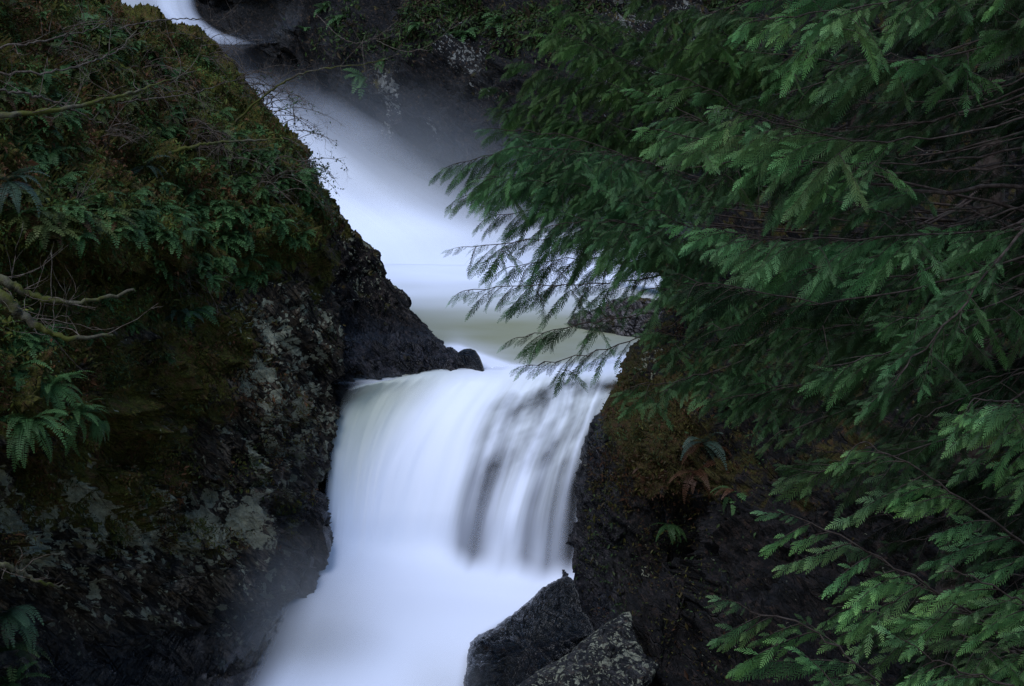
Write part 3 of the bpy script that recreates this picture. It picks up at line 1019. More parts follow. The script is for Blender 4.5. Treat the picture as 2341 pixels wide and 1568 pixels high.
def cedar(label, u, d, z0, z1, r0, seed):
    p = P(u, 784, d)
    root = empty('cedar_tree', (p[0], p[1], z0), label, 'cedar tree')
    b = Bag()
    zz = np.linspace(z0, z1, 24)
    r = np.random.RandomState(seed)
    pts = np.stack([p[0] + .05 * np.sin(zz * .6 + seed), p[1] + .05 * np.cos(zz * .5), zz], -1)
    b.tube(pts, np.linspace(r0, r0 * .45, 24) * (1 + .9 * np.exp(-(zz - z0) / .5)), 14, rough=.05)
    reparent(b.build('trunk', M['cedar_bark']), root)
    return root, p


DG, MG, LG, TG = (.03, .07, .025), (.074, .160, .060), (.112, .232, .084), (.24, .43, .135)


def grow(root, tp, tip, base_v, tu, td, rng, fol, lat, col, tipc, dens=1., rad=.02, sag=.5, droop=.55, pin=.15, mid=None, d_base=None, flag=.7, gap=.10, down=0.):
    """from the trunk to a tip at (u, v, d)"""
    d_base = d_base or td
    B = P(tu, base_v, d_base)
    B[0], B[1] = tp[0], tp[1]
    T = P(*tip)
    ln = np.linalg.norm(T - B)
    if mid is None:
        m1 = B * .66 + T * .34 - UP * sag * .16 * ln + rng.normal(0, .04, 3) * ln * .3
        m2 = B * .30 + T * .70 - UP * sag * .15 * ln + rng.normal(0, .04, 3) * ln * .3
        path = [B, m1, m2, T]
    else:
        path = [B] + [P(*q) for q in mid] + [T]
    return bough(root, path, min(fol, ln * .85), lat, rad, col, tipc, dens, droop, pin, seed=rng.randint(1 << 30), flag=flag, gap=gap, down=down)


rg = np.random.RandomState(77)
# nearest cedar, lower right
t1, p1 = cedar('nearest cedar, its bright-tipped boughs reaching in from the lower right', 2760, 8.6, -7.5, 3.5, .20, 1)
NEAR = [((1965, 1013, 7.6), [(2420, 1292, 8.2), (2240, 1168, 7.9), (2080, 1060, 7.7)], 1.9, 1450),
        ((1828, 1185, 7.2), [(2400, 1520, 7.9), (2220, 1408, 7.5), (1990, 1262, 7.3)], 1.9, 1680),
        ((1705, 1390, 7.0), [(2150, 1640, 7.6), (1985, 1538, 7.2), (1850, 1440, 7.1)], 1.5, 1850),
        ((2225, 912, 7.4), [(2600, 1040, 8.2), (2430, 950, 7.8), (2320, 922, 7.6)], 1.2, 1150),
        ((2235, 968, 7.9), [(2600, 1110, 8.4), (2440, 1020, 8.2), (2330, 985, 8.0)], 1.2, 1250),
        ((2180, 1300, 7.3), [(2560, 1520, 8.0), (2420, 1430, 7.6), (2290, 1352, 7.4)], 1.5, 1700),
        ((1900, 1560, 6.9), [(2400, 1720, 7.4), (2180, 1650, 7.1), (2030, 1600, 7.0)], 1.5, 1900),
        ((2120, 1500, 6.9), [(2560, 1700, 7.6), (2400, 1620, 7.2), (2250, 1550, 7.0)], 1.5, 1850),
        ((1940, 1390, 8.2), [(2500, 1560, 8.6), (2280, 1480, 8.4), (2100, 1420, 8.3)], 1.5, 1650)]
for tip, mid, fol, bv in NEAR:
    br = 1 if tip[2] < 8.1 else .5  # rear boughs tinted darker, standing in for shade behind the front ones
    grow(t1, p1, tip, bv, 2760, 8.6, rg, fol, .54, np.array(MG) * 1.15 * br, np.array(TG) * (br if br == 1 else .6), 1.1, .016, mid=mid, pin=.145, droop=.7, flag=.85, gap=.105)

# the tall cedar in the middle of the mass: boughs sweeping down from the upper right
t2, p2 = cedar('tall cedar with long drooping boughs filling the right of the view', 2650, 12.5, -9, 6, .28, 2)
grow(t2, p2, (1500, 222, 11.5), 520, 2650, 12.5, rg, 2.6, .62, MG, LG, 1., .03, mid=[(2340, 425, 12.2), (2150, 441, 12.), (2010, 420, 11.9), (1840, 372, 11.8), (1640, 300, 11.6)], droop=.7)
grow(t2, p2, (1560, 268, 12.2), 560, 2650, 12.5, rg, 2.2, .6, MG, LG, 1., .025, mid=[(2300, 470, 12.4), (2000, 400, 12.3), (1750, 318, 12.2)], droop=.7)
grow(t2, p2, (2010, 905, 9.6), 300, 2650, 12.5, rg, 2.4, .55, MG, LG, 1., .026, mid=[(2480, 420, 11.5), (2330, 540, 10.6), (2210, 690, 10.1), (2090, 820, 9.8)], droop=.7)
cand = []
for row_v in range(-20, 1640, 84):
    for row_u in range(1440, 2400, 180):
        u_ = row_u + rg.uniform(-80, 80); v_ = row_v + rg.uniform(-38, 38)
        lo = np.interp(u_, [1440, 1560, 1650, 1720, 1800, 2340], [800, 900, 960, 1120, 1600, 1700])
        if v_ > lo or (v_ > 1180 and u_ < 1960): continue
        if u_ < np.interp(v_, [-50, 150, 300, 420, 640, 900], [1650, 1500, 1470, 1440, 1440, 1440]): continue
        cand.append((u_, v_))
for u_, v_ in cand:
    d_ = rg.uniform(9.6, 14.2)
    if u_ > 1950: d_ += 1.5 * rg.rand()
    slope = np.interp(v_, [0, 350, 600, 1000, 1300, 1600], [-.42, -.16, -.34, -.5, -.15, .2]) + rg.uniform(-.2, .2)
    bv = v_ + slope * (2650 - u_)
    lum = np.interp(u_, [1450, 1750, 1950, 2340], [1.1, 1.0, .50, .34]) * rg.uniform(.65, 1.25) * (1.15 if d_ < 11.5 else .75 if d_ < 13 else .45) * (1 if v_ < 1100 else .5)  # shade painted into the leaf colour: darker rightwards, deeper in and low down
    lum *= 1 - .68 * math.exp(-((u_ - 2130) / 190) ** 2 - ((v_ - 300) / 190) ** 2)  # painted shade of the deep gap at upper right
    lum *= .35 + .75 * float(smooth(-.35, .25, fbm(np.array([[u_ / 170., v_ / 120., d_ * .4]]), 2, 44))[0])  # noise tints some clumps darker as painted pockets of shade
    if math.exp(-((u_ - 2110) / 170) ** 2 - ((v_ - 320) / 150) ** 2) > .5 and d_ < 13: continue
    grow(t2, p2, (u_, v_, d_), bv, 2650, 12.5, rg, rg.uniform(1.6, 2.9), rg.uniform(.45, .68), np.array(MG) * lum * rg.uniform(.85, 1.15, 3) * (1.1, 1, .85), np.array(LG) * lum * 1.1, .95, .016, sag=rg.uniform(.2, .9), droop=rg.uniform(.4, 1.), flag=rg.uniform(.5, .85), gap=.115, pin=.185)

# cedar leaning out over the pool
t3, p3 = cedar('cedar whose lower boughs hang out over the pool', 2230, 18., -8, 5, .24, 3)
POOL = [((1035, 380, 15.5), [(1700, 470, 16.3), (1420, 420, 15.9), (1200, 345, 15.6)], 2.6, 480, .62),
        ((1062, 452, 15.8), [(1700, 480, 16.4), (1400, 440, 16.), (1220, 400, 15.9)], 1.8, 500, .5),
        ((1150, 300, 16.), [(1700, 420, 16.5), (1480, 372, 16.3), (1300, 312, 16.1)], 2.2, 470, .6),
        ((1068, 568, 15.2), [(1700, 585, 16.2), (1450, 560, 15.7), (1250, 548, 15.4)], 2.7, 600, .5),
        ((1064, 668, 14.8), [(1700, 600, 16.), (1440, 642, 15.4), (1240, 652, 15.)], 2.0, 560, .46),
        ((1186, 775, 14.5), [(1700, 660, 15.8), (1480, 716, 15.), (1320, 742, 14.7)], 1.1, 600, .40),
        ((1212, 838, 14.3), [(1700, 690, 15.6), (1500, 760, 14.9), (1350, 806, 14.5)], 1.2, 640, .36),
        ((1120, 500, 16.2), [(1700, 520, 16.6), (1450, 500, 16.4), (1260, 480, 16.3)], 2.0, 540, .5),
        ((1240, 420, 15.2), [(1700, 520, 16.2), (1500, 470, 15.8), (1350, 430, 15.4)], 1.9, 560, .6),
        ((1400, 560, 14.6), [(1750, 600, 15.8), (1600, 580, 15.2), (1500, 560, 14.9)], 1.4, 620, .55),
        ((1370, 350, 14.8), [(1750, 480, 16.), (1600, 420, 15.5), (1480, 370, 15.1)], 1.8, 520, .6),
        ((1100, 410, 15.3), [(1700, 500, 16.2), (1450, 440, 15.8), (1270, 395, 15.5)], 2.4, 520, .66),
        ((1180, 340, 15.2), [(1700, 470, 16.2), (1480, 400, 15.8), (1330, 350, 15.5)], 2.2, 500, .66),
        ((1150, 620, 15.6), [(1700, 600, 16.2), (1480, 600, 15.9), (1300, 592, 15.7)], 2.0, 590, .5),
        ((1260, 520, 14.8), [(1700, 560, 16.), (1520, 530, 15.4), (1390, 505, 15.1)], 2.0, 570, .62),
        ((1440, 890, 14.), [(1800, 790, 15.4), (1660, 840, 14.8), (1540, 872, 14.4)], 1.3, 720, .45)]
for tip, mid, fol, bv, lat in POOL:
    thin = tip[1] > 540
    tip = (tip[0], tip[1] - 4, tip[2])
    grow(t3, p3, tip, bv, 2230, 18., rg, fol, lat * (1.12 if thin else 1.1), np.array(MG) * (1.0 if not thin else .95), np.array(LG) * .95, .8 if thin else 1.1, .02, mid=mid, pin=.20, droop=.9, flag=.62 if thin else .65, gap=.10 if thin else .09, down=.08 if thin else .12)
for u_, v_ in [(1460, 470), (1500, 560), (1540, 640), (1520, 760), (1600, 700), (1560, 830), (1650, 800), (1700, 900), (1620, 560), (1380, 500), (1480, 660), (1660, 640)]:
    lum = rg.uniform(.7, 1.05)
    grow(t3, p3, (u_, v_, rg.uniform(13.8, 15.5)), v_ - 90 + rg.uniform(-60, 60), 2230, 18., rg, 1.5, .55, np.array(MG) * lum, np.array(LG) * lum, .95, .018, droop=.8, pin=.19)

# darker cedar further back, against the far wall
t4, p4 = cedar('darker olive cedar further back against the far cliff', 1930, 34., -9, 7, .3, 4)
for u_, v_, lat in [(1140, 200, .7), (1160, 250, .7), (1200, 140, .75), (1260, 60, .8), (1300, 10, .8), (1230, 215, .7), (1330, 110, .8), (1370, 180, .8), (1290, 260, .7), (1400, 40, .8),
                    (1330, 330, .7), (1420, 260, .8), (1480, 190, .8), (1470, -10, .8), (1540, 100, .8), (1540, 300, .8), (1600, 20, .8), (1640, 160, .8), (1200, 320, .65), (1450, 380, .8), (1700, 90, .8)]:
    lum = rg.uniform(.62, .95)
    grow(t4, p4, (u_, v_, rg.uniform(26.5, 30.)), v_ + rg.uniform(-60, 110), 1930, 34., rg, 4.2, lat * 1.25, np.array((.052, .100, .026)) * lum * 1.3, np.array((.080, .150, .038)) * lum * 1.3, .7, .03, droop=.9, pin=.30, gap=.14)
# inner cedar behind everything on the right, its shade painted into the leaf colour
t5, p5 = cedar('shaded inner cedar deep behind the others at the right', 2480, 16.5, -9, 6, .3, 5)
for k in range(34):
    u_ = rg.uniform(1700, 2380); v_ = rg.uniform(-40, 1350)
    if v_ > np.interp(u_, [1700, 1800, 2340], [1000, 1250, 1600]): continue
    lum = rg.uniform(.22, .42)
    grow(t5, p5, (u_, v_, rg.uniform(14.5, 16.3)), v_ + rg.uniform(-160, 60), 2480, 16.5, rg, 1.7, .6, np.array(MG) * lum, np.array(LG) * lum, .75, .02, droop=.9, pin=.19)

# ------------------------------------------------------------------ ferns
FRD = [frond(22, .16, .12, 12, dr, .42, 40 + k) for k, dr in enumerate((.7, 1.0, 1.3))]
LIC = [frond(11, .22, .10, 15, dr, .46, 60 + k) for k, dr in enumerate((.6, 1.0))]


def fern_parts(n, spread, seed, cA, cB, protos, up=.55, dead=0.):
    """fronds of a fern that grows out of a bank facing +Y: arrays for place()"""
    r = np.random.RandomState(seed)
    O, X, N, L, Ca, Cb = [], [], [], [], [], []
    for k in range(n):
        a = R(r.uniform(-spread, spread))
        e = R(r.uniform(-35, 60)) * up / .55
        x = np.array([math.sin(a) * math.cos(e), math.cos(a) * math.cos(e), math.sin(e)])
        nn = unit(UP - x * x[2] + r.normal(0, .15, 3))
        O.append(np.array([math.sin(a) * .03, .02, .0])); X.append(x); N.append(nn)
        L.append(r.uniform(.7, 1.1))
        b = r.uniform(.7, 1.25)
        c1, c2 = (np.array(cA), np.array(cB)) if r.rand() > dead else (np.array((.045, .019, .010)), np.array((.065, .030, .015)))
        Ca.append(c1 * b * r.uniform(.9, 1.1, 3)); Cb.append(c2 * b)
    return [np.array(q) for q in (O, X, N, L, Ca, Cb)]


def fern_mesh(name, *a, **k):
    V, Q, Cl = place(k.get('protos', a[5] if len(a) > 5 else FRD), *fern_parts(*a, **{q: w for q, w in k.items() if q != 'protos'}))
    return make(name, V, [Q], M['fern'], cols={'tint': Cl}, data_only=True)


GA, GB = (.028, .066, .022), (.055, .110, .036)
SMALL = [fern_mesh('fern', 13, 85, 200 + k, GA, GB, LIC, up=.4) for k in range(4)]
OLIVE = [fern_mesh('fern', 13, 85, 300 + k, (.038, .050, .014), (.06, .072, .02), LIC, up=.4, dead=.1) for k in range(3)]
n_fern = 0


def put_fern(bvh, u, v, size, meshes, label, group, name='fern'):
    loc, n = hit(bvh, u, v)
    if loc is None: return None
    o = bpy.data.objects.new(name, rnd.choice(meshes))
    o.location = loc + n * .02
    o.rotation_euler = (rnd.uniform(-.2, .2), rnd.uniform(-.2, .2), math.atan2(-n.x, n.y) + rnd.uniform(-.4, .4))
    s = size * rnd.uniform(.8, 1.25)
    o.scale = (s, s, s)
    C.objects.link(o)
    return tag(o, label, 'fern', group)


def le(v):
    return np.interp(v, [a for a, b in LE], [b for a, b in LE])


ZONES = [  # centre u, v, spread u, v, how many, size, meshes, label, group
    (170, 480, 110, 55, 40, .42, OLIVE + SMALL[:1], 'small fern drooping from the rounded olive hummock on the left cliff', 'ferns of the olive hummock'),
    (380, 500, 130, 60, 44, .43, SMALL, 'small green fern hanging over the dark hollow in the middle of the left cliff', 'ferns above the dark hollow'),
    (620, 470, 80, 70, 42, .43, SMALL, 'small bright green fern near the steep right edge of the left cliff', 'ferns along the right edge'),
    (560, 330, 120, 60, 20, .40, SMALL + OLIVE, 'small fern among brown bramble stems on the left cliff', 'ferns among the brambles'),
    (300, 60, 120, 60, 30, .42, SMALL + OLIVE, 'small fern under the leafy crest of the left cliff', 'ferns under the crest'),
    (130, 210, 130, 120, 34, .42, SMALL + OLIVE, 'small fern among bare branches on the upper left slope', 'ferns on the upper left slope'),
    (370, 230, 130, 80, 30, .40, SMALL + OLIVE, 'small fern on the leafy slope below the crest of the left cliff', 'ferns on the leafy slope'),
    (70, 330, 60, 50, 14, .36, SMALL, 'small fern close under the long mossy branch', 'ferns under the mossy branch'),
    (110, 760, 100, 60, 12, .36, SMALL, 'small fern behind the forked mossy branches', 'ferns behind the mossy fork'),
    (500, 600, 90, 40, 20, .46, SMALL, 'small fern on the lip of the bare rock face', 'ferns on the rock lip')]
for (a, b, ru, rv, n, s, ms, lab, grp) in ZONES:
    k = 0
    while k < n:
        u_ = rnd.gauss(a, ru * .7); v_ = rnd.gauss(b, rv * .7)
        if u_ > le(v_) - 10 or u_ < -20 or v_ < -20: continue
        put_fern(BV_L, u_, v_, s, ms, lab, grp)
        k += 1
BIG = [(110, 880, 22, .56, 'large sword fern hanging under the forked mossy branches, its upper tier', GA, GB), (60, 960, 24, .60, 'large sword fern hanging in the shadow at the left border', GA, GB),
       (165, 945, 20, .52, 'large hanging sword fern beside the dark rock face, lowest of its clump', GA, GB), (30, 845, 18, .5, 'sword fern half hidden behind the lower mossy fork', GA, GB),
       (415, 715, 14, .52, 'bluish sword fern spreading alone above the bare rock face', (.025, .050, .032), (.05, .08, .055)),
       (20, 1400, 17, .60, 'large pale sword fern in the lower left corner, its upper plant', (.035, .065, .035), (.065, .11, .06)),
       (5, 1480, 18, .64, 'large yellowish sword fern in the lower left corner, its middle plant', (.04, .065, .022), (.075, .11, .03)),
       (15, 1560, 16, .60, 'dark green sword fern in the very corner at the lower left', GA, GB),
       (20, 410, 11, .6, 'silvery sword fern arching out at the left border above the hummock', (.03, .055, .035), (.06, .09, .065)),
       (330, 378, 9, .45, 'grey green sword fern under the fallen mossy branch', (.03, .05, .035), (.055, .08, .06)),
       (225, 960, 14, .42, 'sword fern edging onto the bare rock right of the hanging clump', GA, GB),
       (450, 520, 9, .5, 'sword fern with arched fronds in the middle of the left cliff', GA, GB)]


def big_fern(bvh, u, v, n, size, label, ca, cb, seed, dead=0.):
    loc, nn = hit(bvh, u, v)
    if loc is None: return
    root = empty('sword_fern', loc + nn * .03, label, 'fern')
    root.rotation_euler = (0, 0, math.atan2(-nn.x, nn.y) + .0)
    arr = fern_parts(n, 80, seed, ca, cb, FRD, up=.5, dead=dead)
    for k in range(n):
        V, Q, Cl = place([FRD[k % 3]], *[x[k:k + 1] for x in arr])
        make('frond', V * size * 1.15, [Q], M['fern'], root, cols={'tint': Cl})


for k, (u_, v_, n, s, lab, ca, cb) in enumerate(BIG):
    big_fern(BV_L, u_, v_, n, s, lab, ca, cb, 500 + k)
for k, (u_, v_, n, s, lab, ca, cb, dd) in enumerate([
        (1640, 930, 10, .62, 'sword fern with pale lower fronds at the top of the dark right bank', GA, GB, .3),
        (1610, 1010, 12, .66, 'sword fern with silvery fronds on the right bank beside the mossy rib', (.03, .055, .04), (.06, .09, .07), .1),
        (1590, 1075, 13, .62, 'withered rust brown fern on the right bank', (.040, .018, .010), (.065, .030, .015), .7),
        (1530, 1200, 8, .45, 'small sword fern low on the shadowed right bank', GA, GB, 0),
        (1680, 1120, 8, .5, 'dark fern under the cedar boughs on the right bank', GA, GB, .2)]):
    big_fern(BV_R, u_, v_, n, s, lab, ca, cb, 600 + k, dd)


# ------------------------------------------------------------------ undergrowth (nobody could count it)
def project(V):
    y = V[:, 1] * cp - V[:, 2] * sp
    return 1170 + V[:, 0] / y / .36 * 1170, 784 - (V[:, 1] * sp + V[:, 2] * cp) / y / .36 * 1170


def scatter(surf, name, n, weight, size, palette, label, seed, parent=None):
    """leaves all over a surface, denser where weight(u, v) says so"""
    r = np.random.RandomState(seed)
    V, F = surf
    c = V[F]
    nn = np.cross(c[:, 2] - c[:, 0], c[:, 3] - c[:, 1]); ar = np.linalg.norm(nn, axis=1)
    nn = nn / (ar[:, None] + 1e-12)
    cen = c.mean(1)
    nn = np.where(((nn * cen).sum(1) > 0)[:, None], -nn, nn)
    u_, v_ = project(cen)
    seen = np.clip(-(nn * cen).sum(1) / np.linalg.norm(cen, axis=1), .12, 1)
    wt = ar * seen * np.clip(weight(u_, v_, cen, r), 0, None)
    i = r.choice(len(F), n, p=wt / wt.sum())
    a, b = r.rand(2, n, 1)
    L = (c[i, 0] * (1 - a) + c[i, 1] * a) * (1 - b) + (c[i, 3] * (1 - a) + c[i, 2] * a) * b
    Nn = nn[i]; m = n
    X = Nn * .55 + r.normal(0, .6, (m, 3)) - np.array([0, 0, .45])
    X /= np.linalg.norm(X, axis=1, keepdims=True)
    N2 = Nn * .8 + np.array([0, 0, .5]) + r.normal(0, .45, (m, 3))
    Y = np.cross(N2, X); Y /= np.linalg.norm(Y, axis=1, keepdims=True); Z = np.cross(X, Y)
    s = size * np.exp(r.normal(0, .4, m))[:, None]
    O = L + Nn * r.uniform(0, .16, (m, 1))
    V = np.stack([O, O + X * s * .45 + Y * s * .20 + Z * s * .05, O + X * s - Z * s * .12, O + X * s * .45 - Y * s * .20 + Z * s * .05], 1).reshape(-1, 3)
    F = np.arange(m * 4).reshape(m, 4)
    clump = .5 + .5 * fbm(L * 1.1, 3, seed)
    pal = np.array(palette)
    i = np.clip((clump * 1.6 - .3 + r.uniform(-.3, .3, m)) * len(pal), 0, len(pal) - 1).astype(int)
    c = pal[i] * r.uniform(.55, 1.3, (m, 1))
    o = make(name, V, [F], M['leaf'], cols={'tint': np.repeat(c, 4, 0)}, smooth_on=False)
    return tag(o, label, 'undergrowth', kind='stuff')


def inside(u, v, lo=-30, hi=1620):
    return (u > -60) & (u < 2400) & (v > lo) & (v < hi)


def w_left(u, v, V, r):
    line = veg_line(u) + 40 * fbm(V * .9, 3, 12)
    w = smooth(30, -40, v - line) * (.45 + .55 * smooth(-60, -200, v - line))
    w = w * (1 - .7 * smooth(540, 580, v) * smooth(690, 650, v) * smooth(40, 90, u) * smooth(620, 560, u))
    return w * (.35 + .65 * smooth(-.25, .15, fbm(V * 1.4, 3, 13))) * inside(u, v) * (u < le(v) + 6)


PAL = [(.075, .034, .016), (.055, .042, .014), (.036, .046, .012), (.030, .056, .016), (.044, .080, .022), (.065, .070, .014)]
scatter((LV, LF), 'undergrowth', 105000, w_left, .062, PAL, 'tangle of small leaves and moss covering the top of the left cliff', 801)


def w_left_rock(u, v, V, r):
    w = np.interp(u, [0, 300, 560, 700], [.8, .8, .3, .15]) * smooth(660, 720, v) * smooth(1290, 1200, v)
    return w * smooth(-.1, .3, fbm(V * 1.6, 3, 14)) * inside(u, v) * (u < le(v))


scatter((LV, LF), 'moss_and_litter', 30000, w_left_rock, .045, [(.065, .030, .014), (.048, .036, .012), (.056, .056, .012), (.03, .044, .016)], 'thin moss and dead leaves clinging to the bare face of the left cliff', 802)


def w_right(u, v, V, r):
    w = np.interp(v, [560, 900, 1100, 1200, 1500], [1, 1, .6, .22, .15]) * np.interp(u, [1300, 1500, 1650, 1750], [1, 1, .4, .05])
    return w * (.2 + smooth(-.2, .25, fbm(V * 1.5, 3, 18))) * inside(u, v, 520, 1620) * smooth(6, 30, u - np.interp(v, [a for a, b, c in RE], [b for a, b, c in RE]))


scatter((RV, RF), 'moss_and_litter', 34000, w_right, .05, [(.035, .016, .008), (.03, .022, .008), (.036, .032, .008), (.022, .03, .010), (.02, .036, .014)], 'brown moss and dead leaves on the right bank', 803)


def w_far(u, v, V, r):
    w = np.interp(u, [620, 700, 800, 1000, 1750], [0, .3, .5, 1, 1]) * smooth(170, 0, v)
    return w * smooth(-.05, .25, fbm(V * .35, 3, 19)) * inside(u, v, -40)


scatter((FV, FF), 'undergrowth', 14000, w_far, .17, [(.02, .03, .010), (.022, .04, .014), (.03, .05, .014), (.03, .022, .012)], 'dark greenery along the top of the far cliff', 804)
for (u_, v_, n, s, lab) in [(832, 176, 3, 1.5, 'bright green fern clump on the far cliff beside the pale lichen streak'), (868, 140, 1, .9, 'tiny fern tuft above the bright clump on the far cliff'),
                            (748, 18, 2, 1.3, 'green tuft hanging at the top edge of the far cliff'), (785, 40, 1, 1.2, 'second green tuft hanging on the far cliff under the top edge'),
                            (1145, 48, 2, 1.3, 'green fern clump beside the pale rock high on the far cliff'), (1060, 75, 1, 1.2, 'small fern clump between the pale lichen patches of the far cliff'),
                            (700, 66, 1, 1.0, 'lowest green tuft hanging on the far cliff at the left'), (955, 58, 1, 1.0, 'fern tuft at the end of a thin bare stem on the far cliff')]:
    put_fern(BV_F, u_, v_, s * .9, SMALL, lab, None)


# ------------------------------------------------------------------ bare and mossy branches
def twigs(bag, pts, n, length, r, up=.2, rad=.006, depth=1, away=None):
    pts = np.asarray(pts); m = len(pts)
    for k in range(n):
        i = int(r.uniform(.15, .98) * (m - 1)); i = min(i, m - 2)
        a = unit(pts[i + 1] - pts[i])
        d = unit(a * r.uniform(.3, 1.) + r.normal(0, .6, 3) + UP * up)
        L = length * r.uniform(.4, 1.2)
        q = [pts[i]]
        for s in range(7):
            d = unit(d + r.normal(0, .16, 3) + UP * r.uniform(-.06, .16))
            q.append(q[-1] + d * L / 7)
        bag.tube(np.array(q), np.linspace(rad, rad * .25, 8), 4)
        if depth > 0:
            twigs(bag, np.array(q), r.randint(1, 4), length * .55, r, up, rad * .6, depth - 1)


def branch(name, path, r0, r1, label, mat, n_tw, tw_len, seed, up=.2, cat='branch', n=40, tw_rad=.006, depth=1, snap=False):
    r = np.random.RandomState(seed)
    if snap:
        loc, _ = hit(BV_L, *path[0][:2])
        sh = loc.y * cp - loc.z * sp - path[0][2] + .05
        path = [(a, b, d + sh) for a, b, d in path]
    pts = bezier([P(*q) for q in path], n)
    pts[1:] += r.normal(0, .010, (n - 1, 3))
    root = empty(name, tuple(pts[0]), label, cat)
    b = Bag(); b.tube(pts, np.linspace(r0, r1, n) * .68 * (1 + .25 * fbm(pts * 6, 2, seed)), 8, rough=.25)
    reparent(b.build('limb', mat), root)
    for k in range(int(n_tw * .75)):
        tb = Bag(); twigs(tb, pts, 1, tw_len, r, up, tw_rad, depth)
        reparent(tb.build('twig', M['twig']), root)
    return root


branch('mossy_branch', [(-160, 590, 14.2), (0, 640, 14.2), (60, 668, 14.3), (130, 690, 14.4), (210, 688, 14.6), (310, 662, 14.9)], .075, .022, 'upper of two thick moss-covered branches forking in from the left border', M['mossy'], 16, .75, 901)
branch('mossy_branch', [(-160, 600, 13.8), (0, 675, 13.8), (45, 718, 13.9), (100, 752, 14.), (165, 775, 14.1), (260, 765, 14.4)], .095, .02, 'lower and thicker moss-covered branch forking in from the left border', M['mossy'], 16, .75, 902)
branch('mossy_branch', [(-120, 262, 16), (0, 263, 16), (90, 258, 16.2), (190, 240, 16.6), (270, 222, 17), (350, 195, 17.6), (450, 160, 18.4)], .06, .01, 'long moss-covered branch crossing the upper left slope', M['mossy'], 14, .8, 903)
branch('bare_branch', [(240, 236, 17), (330, 228, 17.5), (430, 215, 18.2), (500, 195, 18.8), (560, 172, 19.4)], .02, .006, 'thin pale bare branch leaving the long mossy branch to the right', M['twig'], 9, .7, 904, snap=True)
branch('bare_branch', [(-60, 112, 17), (60, 100, 17.3), (160, 78, 17.8), (240, 62, 18.4)], .022, .008, 'pale lichen-dotted branch near the top left corner', M['twig'], 8, .7, 905)
branch('bare_branch', [(-60, 165, 16.5), (100, 166, 17), (200, 145, 17.6), (270, 112, 18.4), (310, 70, 19)], .022, .006, 'long bare branch curving up below the top left corner', M['twig'], 9, .7, 906)
branch('bare_branch', [(-40, 200, 16), (60, 216, 16.4), (140, 240, 16.8), (235, 285, 17.2)], .024, .01, 'pale bare branch sloping down towards the long mossy branch', M['twig'], 9, .6, 907)
branch('bare_branch', [(240, 78, 24), (310, 56, 24.5), (400, 44, 25.5), (470, 46, 26.5), (520, 72, 27.5)], .03, .008, 'arched bare branch over the crest beside the upper waterfall', M['twig'], 12, 1.0, 908, snap=True)
branch('mossy_branch', [(360, 358, 22.5), (430, 338, 22.8), (500, 326, 23.2), (640, 318, 24)], .06, .02, 'fallen moss-covered branch lying among the brambles in mid slope', M['mossy'], 5, .6, 909, snap=True)
branch('hanging_branch', [(640, 318, 23.8), (638, 350, 23.8), (628, 390, 23.8), (618, 420, 23.8)], .025, .008, 'small forked dead branch hanging from the fallen mossy branch', M['twig'], 5, .8, 910, up=-.8, snap=True)
branch('mossy_branch', [(520, 300, 33), (600, 222, 32.6), (660, 182, 32.3), (720, 160, 32.), (800, 150, 31.5), (880, 138, 31)], .04, .010, 'slender mossy branch reaching out from the cliff edge towards the far wall', M['mossy'], 16, .9, 911, up=.0, snap=True)
branch('mossy_branch', [(-100, 1290, 14.5), (0, 1290, 14.6), (50, 1310, 14.8), (110, 1335, 15), (160, 1345, 15.3)], .06, .008, 'mossy branch above the pale sword ferns at the lower left', M['mossy'], 10, .5, 912)
branch('bare_branch', [(20, 560, 16), (100, 500, 16.5), (160, 470, 17), (230, 400, 17.5)], .014, .005, 'thin grey stem leaning across the olive hummock', M['twig'], 7, .6, 913, snap=True)


def bramble(u, v, n, length, label, seed, lean=(.8, -.3, .35), bvh=BV_L, leaves=0, name='bramble_bush'):
    r = np.random.RandomState(seed)
    loc, nn = hit(bvh, u, v)
    if loc is None: return
    loc = np.array(loc)
    root = empty(name, tuple(loc), label, 'bush')
    b = Bag(); lv = []
    for k in range(n):
        d = unit(np.array(lean) + r.normal(0, .45, 3))
        q = [loc + r.normal(0, .18, 3)]
        L = length * r.uniform(.5, 1.2)
        for s in range(14):
            d = unit(d - UP * .11 + r.normal(0, .07, 3))
            q.append(q[-1] + d * L / 14)
        b.tube(np.array(q), np.linspace(.010, .002, 15), 4)
        twigs(b, np.array(q), 6, length * .25, r, 0., .004, 1)
        lv += q[4:]
    reparent(b.build('stems', M['twig']), root)
    if leaves:
        lv = np.array(lv); i = r.randint(0, len(lv), leaves)
        O = lv[i] + r.normal(0, .05, (leaves, 3))
        X = r.normal(0, 1, (leaves, 3)); X /= np.linalg.norm(X, axis=1, keepdims=True)
        Y = np.cross(X, r.normal(0, 1, (leaves, 3))); Y /= np.linalg.norm(Y, axis=1, keepdims=True)
        s = .06 * r.uniform(.6, 1.3, (leaves, 1))
        V = np.stack([O, O + X * s * .5 + Y * s * .3, O + X * s, O + X * s * .5 - Y * s * .3], 1).reshape(-1, 3)
        c = np.array((.03, .05, .03)) * r.uniform(.6, 1.6, (leaves, 1))
        reparent(make('leaves', V, [np.arange(leaves * 4).reshape(-1, 4)], M['leaf'], cols={'tint': np.repeat(c, 4, 0)}), root)
    return root


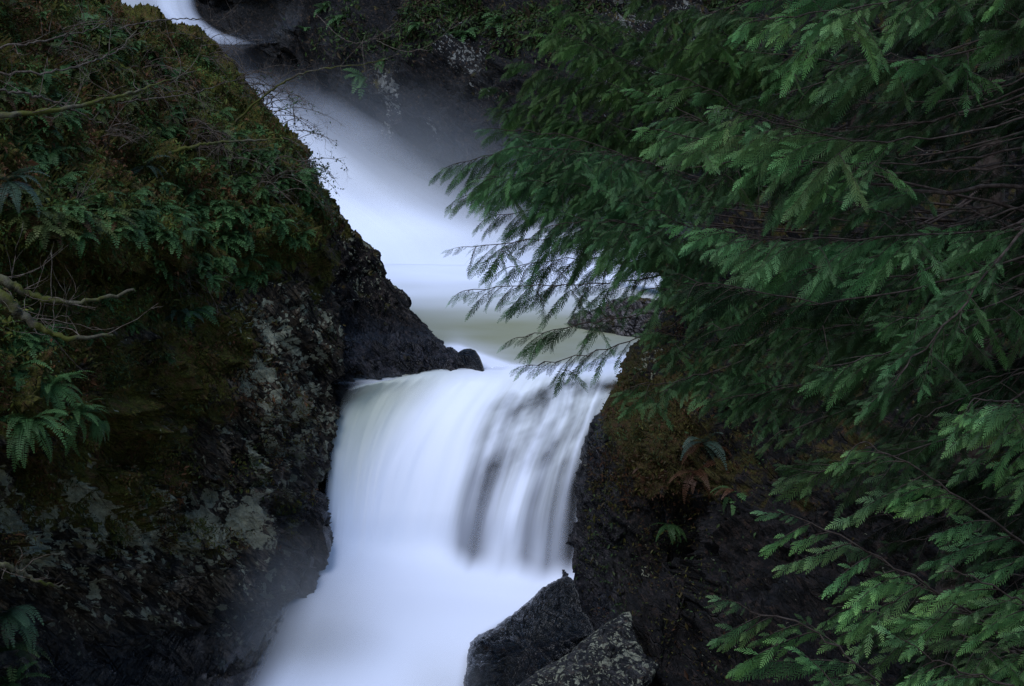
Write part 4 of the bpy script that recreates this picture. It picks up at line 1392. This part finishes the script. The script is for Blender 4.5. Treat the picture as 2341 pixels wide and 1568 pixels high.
for k, (u_, v_, n, L, lf, lab) in enumerate([
        (470, 118, 14, 1.6, 0, 'bare bramble on the cliff edge just below the upper chute'), (540, 190, 14, 1.7, 60, 'brown bramble arching off the cliff edge where the far wall begins'),
        (600, 240, 16, 1.9, 120, 'arching bramble whose stems droop over the mist at the cliff edge'), (650, 318, 14, 1.3, 240, 'leafy shrub on the cliff edge against the white mist'),
        (688, 385, 10, 1.1, 300, 'small leafy shrub lowest on the cliff edge above the bare rock'), (440, 300, 16, 1.6, 0, 'brown bramble thicket in the middle of the upper slope'),
        (330, 180, 14, 1.5, 0, 'bare bramble above the end of the long mossy branch'), (520, 380, 14, 1.4, 0, 'bare bramble right of the fallen mossy branch'),
        (600, 420, 12, 1.2, 60, 'thin bramble among the bright ferns near the right edge'), (230, 330, 12, 1.3, 0, 'bare bramble below the long mossy branch'),
        (120, 120, 12, 1.4, 0, 'bare bramble under the top left branches'), (390, 640, 10, 1.3, 0, 'bare stems in the dark hollow under the middle ferns')]):
    bramble(u_, v_, n, L, lab, 950 + k, lean=(.75, -.35, .45), leaves=lf)

# thin stems hanging on the far wall
for k, (path, lab) in enumerate([([(828, 92, 60.5), (829, 120, 60.4), (834, 165, 60.3)], 'thin pale stem hanging straight down to the bright clump on the far cliff'),
                                 ([(720, 30, 61), (790, 92, 60.5), (850, 90, 60.2), (910, 45, 60)], 'thin bare stem looping across the top of the far cliff'),
                                 ([(860, 92, 60), (930, 118, 59.6), (1000, 92, 59.2), (1046, 40, 59)], 'longest thin bare stem sagging under the top of the far cliff')]):
    branch('hanging_vine', path, .022, .012, lab, M['twig'], 4, 1.2, 980 + k, tw_rad=.012)

# ------------------------------------------------------------------ light
w = bpy.data.worlds.new('World')
sc.world = w
w.use_nodes = True
nt = w.node_tree
bg = nt.nodes['Background']
sky = nt.nodes.new('ShaderNodeTexSky')
sky.sky_type = 'NISHITA'
sky.sun_disc = False
SUN_EL, SUN_AZ = R(60), R(-140)
sky.sun_elevation = SUN_EL
sky.sun_rotation = SUN_AZ
sky.air_density = 1.4
sky.dust_density = .3
sky.ozone_density = 5.0
nt.links.new(sky.outputs[0], bg.inputs['Color'])
bg.inputs['Strength'].default_value = .15
sun = bpy.data.lights.new('sun', 'SUN')
sun.energy = 2.6
sun.angle = R(40)
sun.color = (.90, .93, 1)
so = bpy.data.objects.new('sun', sun)
d = Vector((math.sin(SUN_AZ) * math.cos(SUN_EL), math.cos(SUN_AZ) * math.cos(SUN_EL), math.sin(SUN_EL)))
so.rotation_euler = d.to_track_quat('Z', 'Y').to_euler()
so.location = (0, 0, 30)
C.objects.link(so)

sc.view_settings.view_transform = 'Standard'
sc.view_settings.look = 'None'
sc.view_settings.exposure = 0
sc.view_settings.gamma = 1
cy = sc.cycles
cy.max_bounces = 6
cy.diffuse_bounces = 2
cy.glossy_bounces = 2
cy.transmission_bounces = 2
cy.transparent_max_bounces = 12
cy.volume_bounces = 0
cy.volume_step_rate = 4.0
cy.volume_max_steps = 64
cy.use_denoising = True
cy.denoiser = 'OPENIMAGEDENOISE'
cy.denoising_input_passes = 'RGB_ALBEDO_NORMAL'
cy.denoising_prefilter = 'NONE'
cy.caustics_reflective = False
cy.caustics_refractive = False
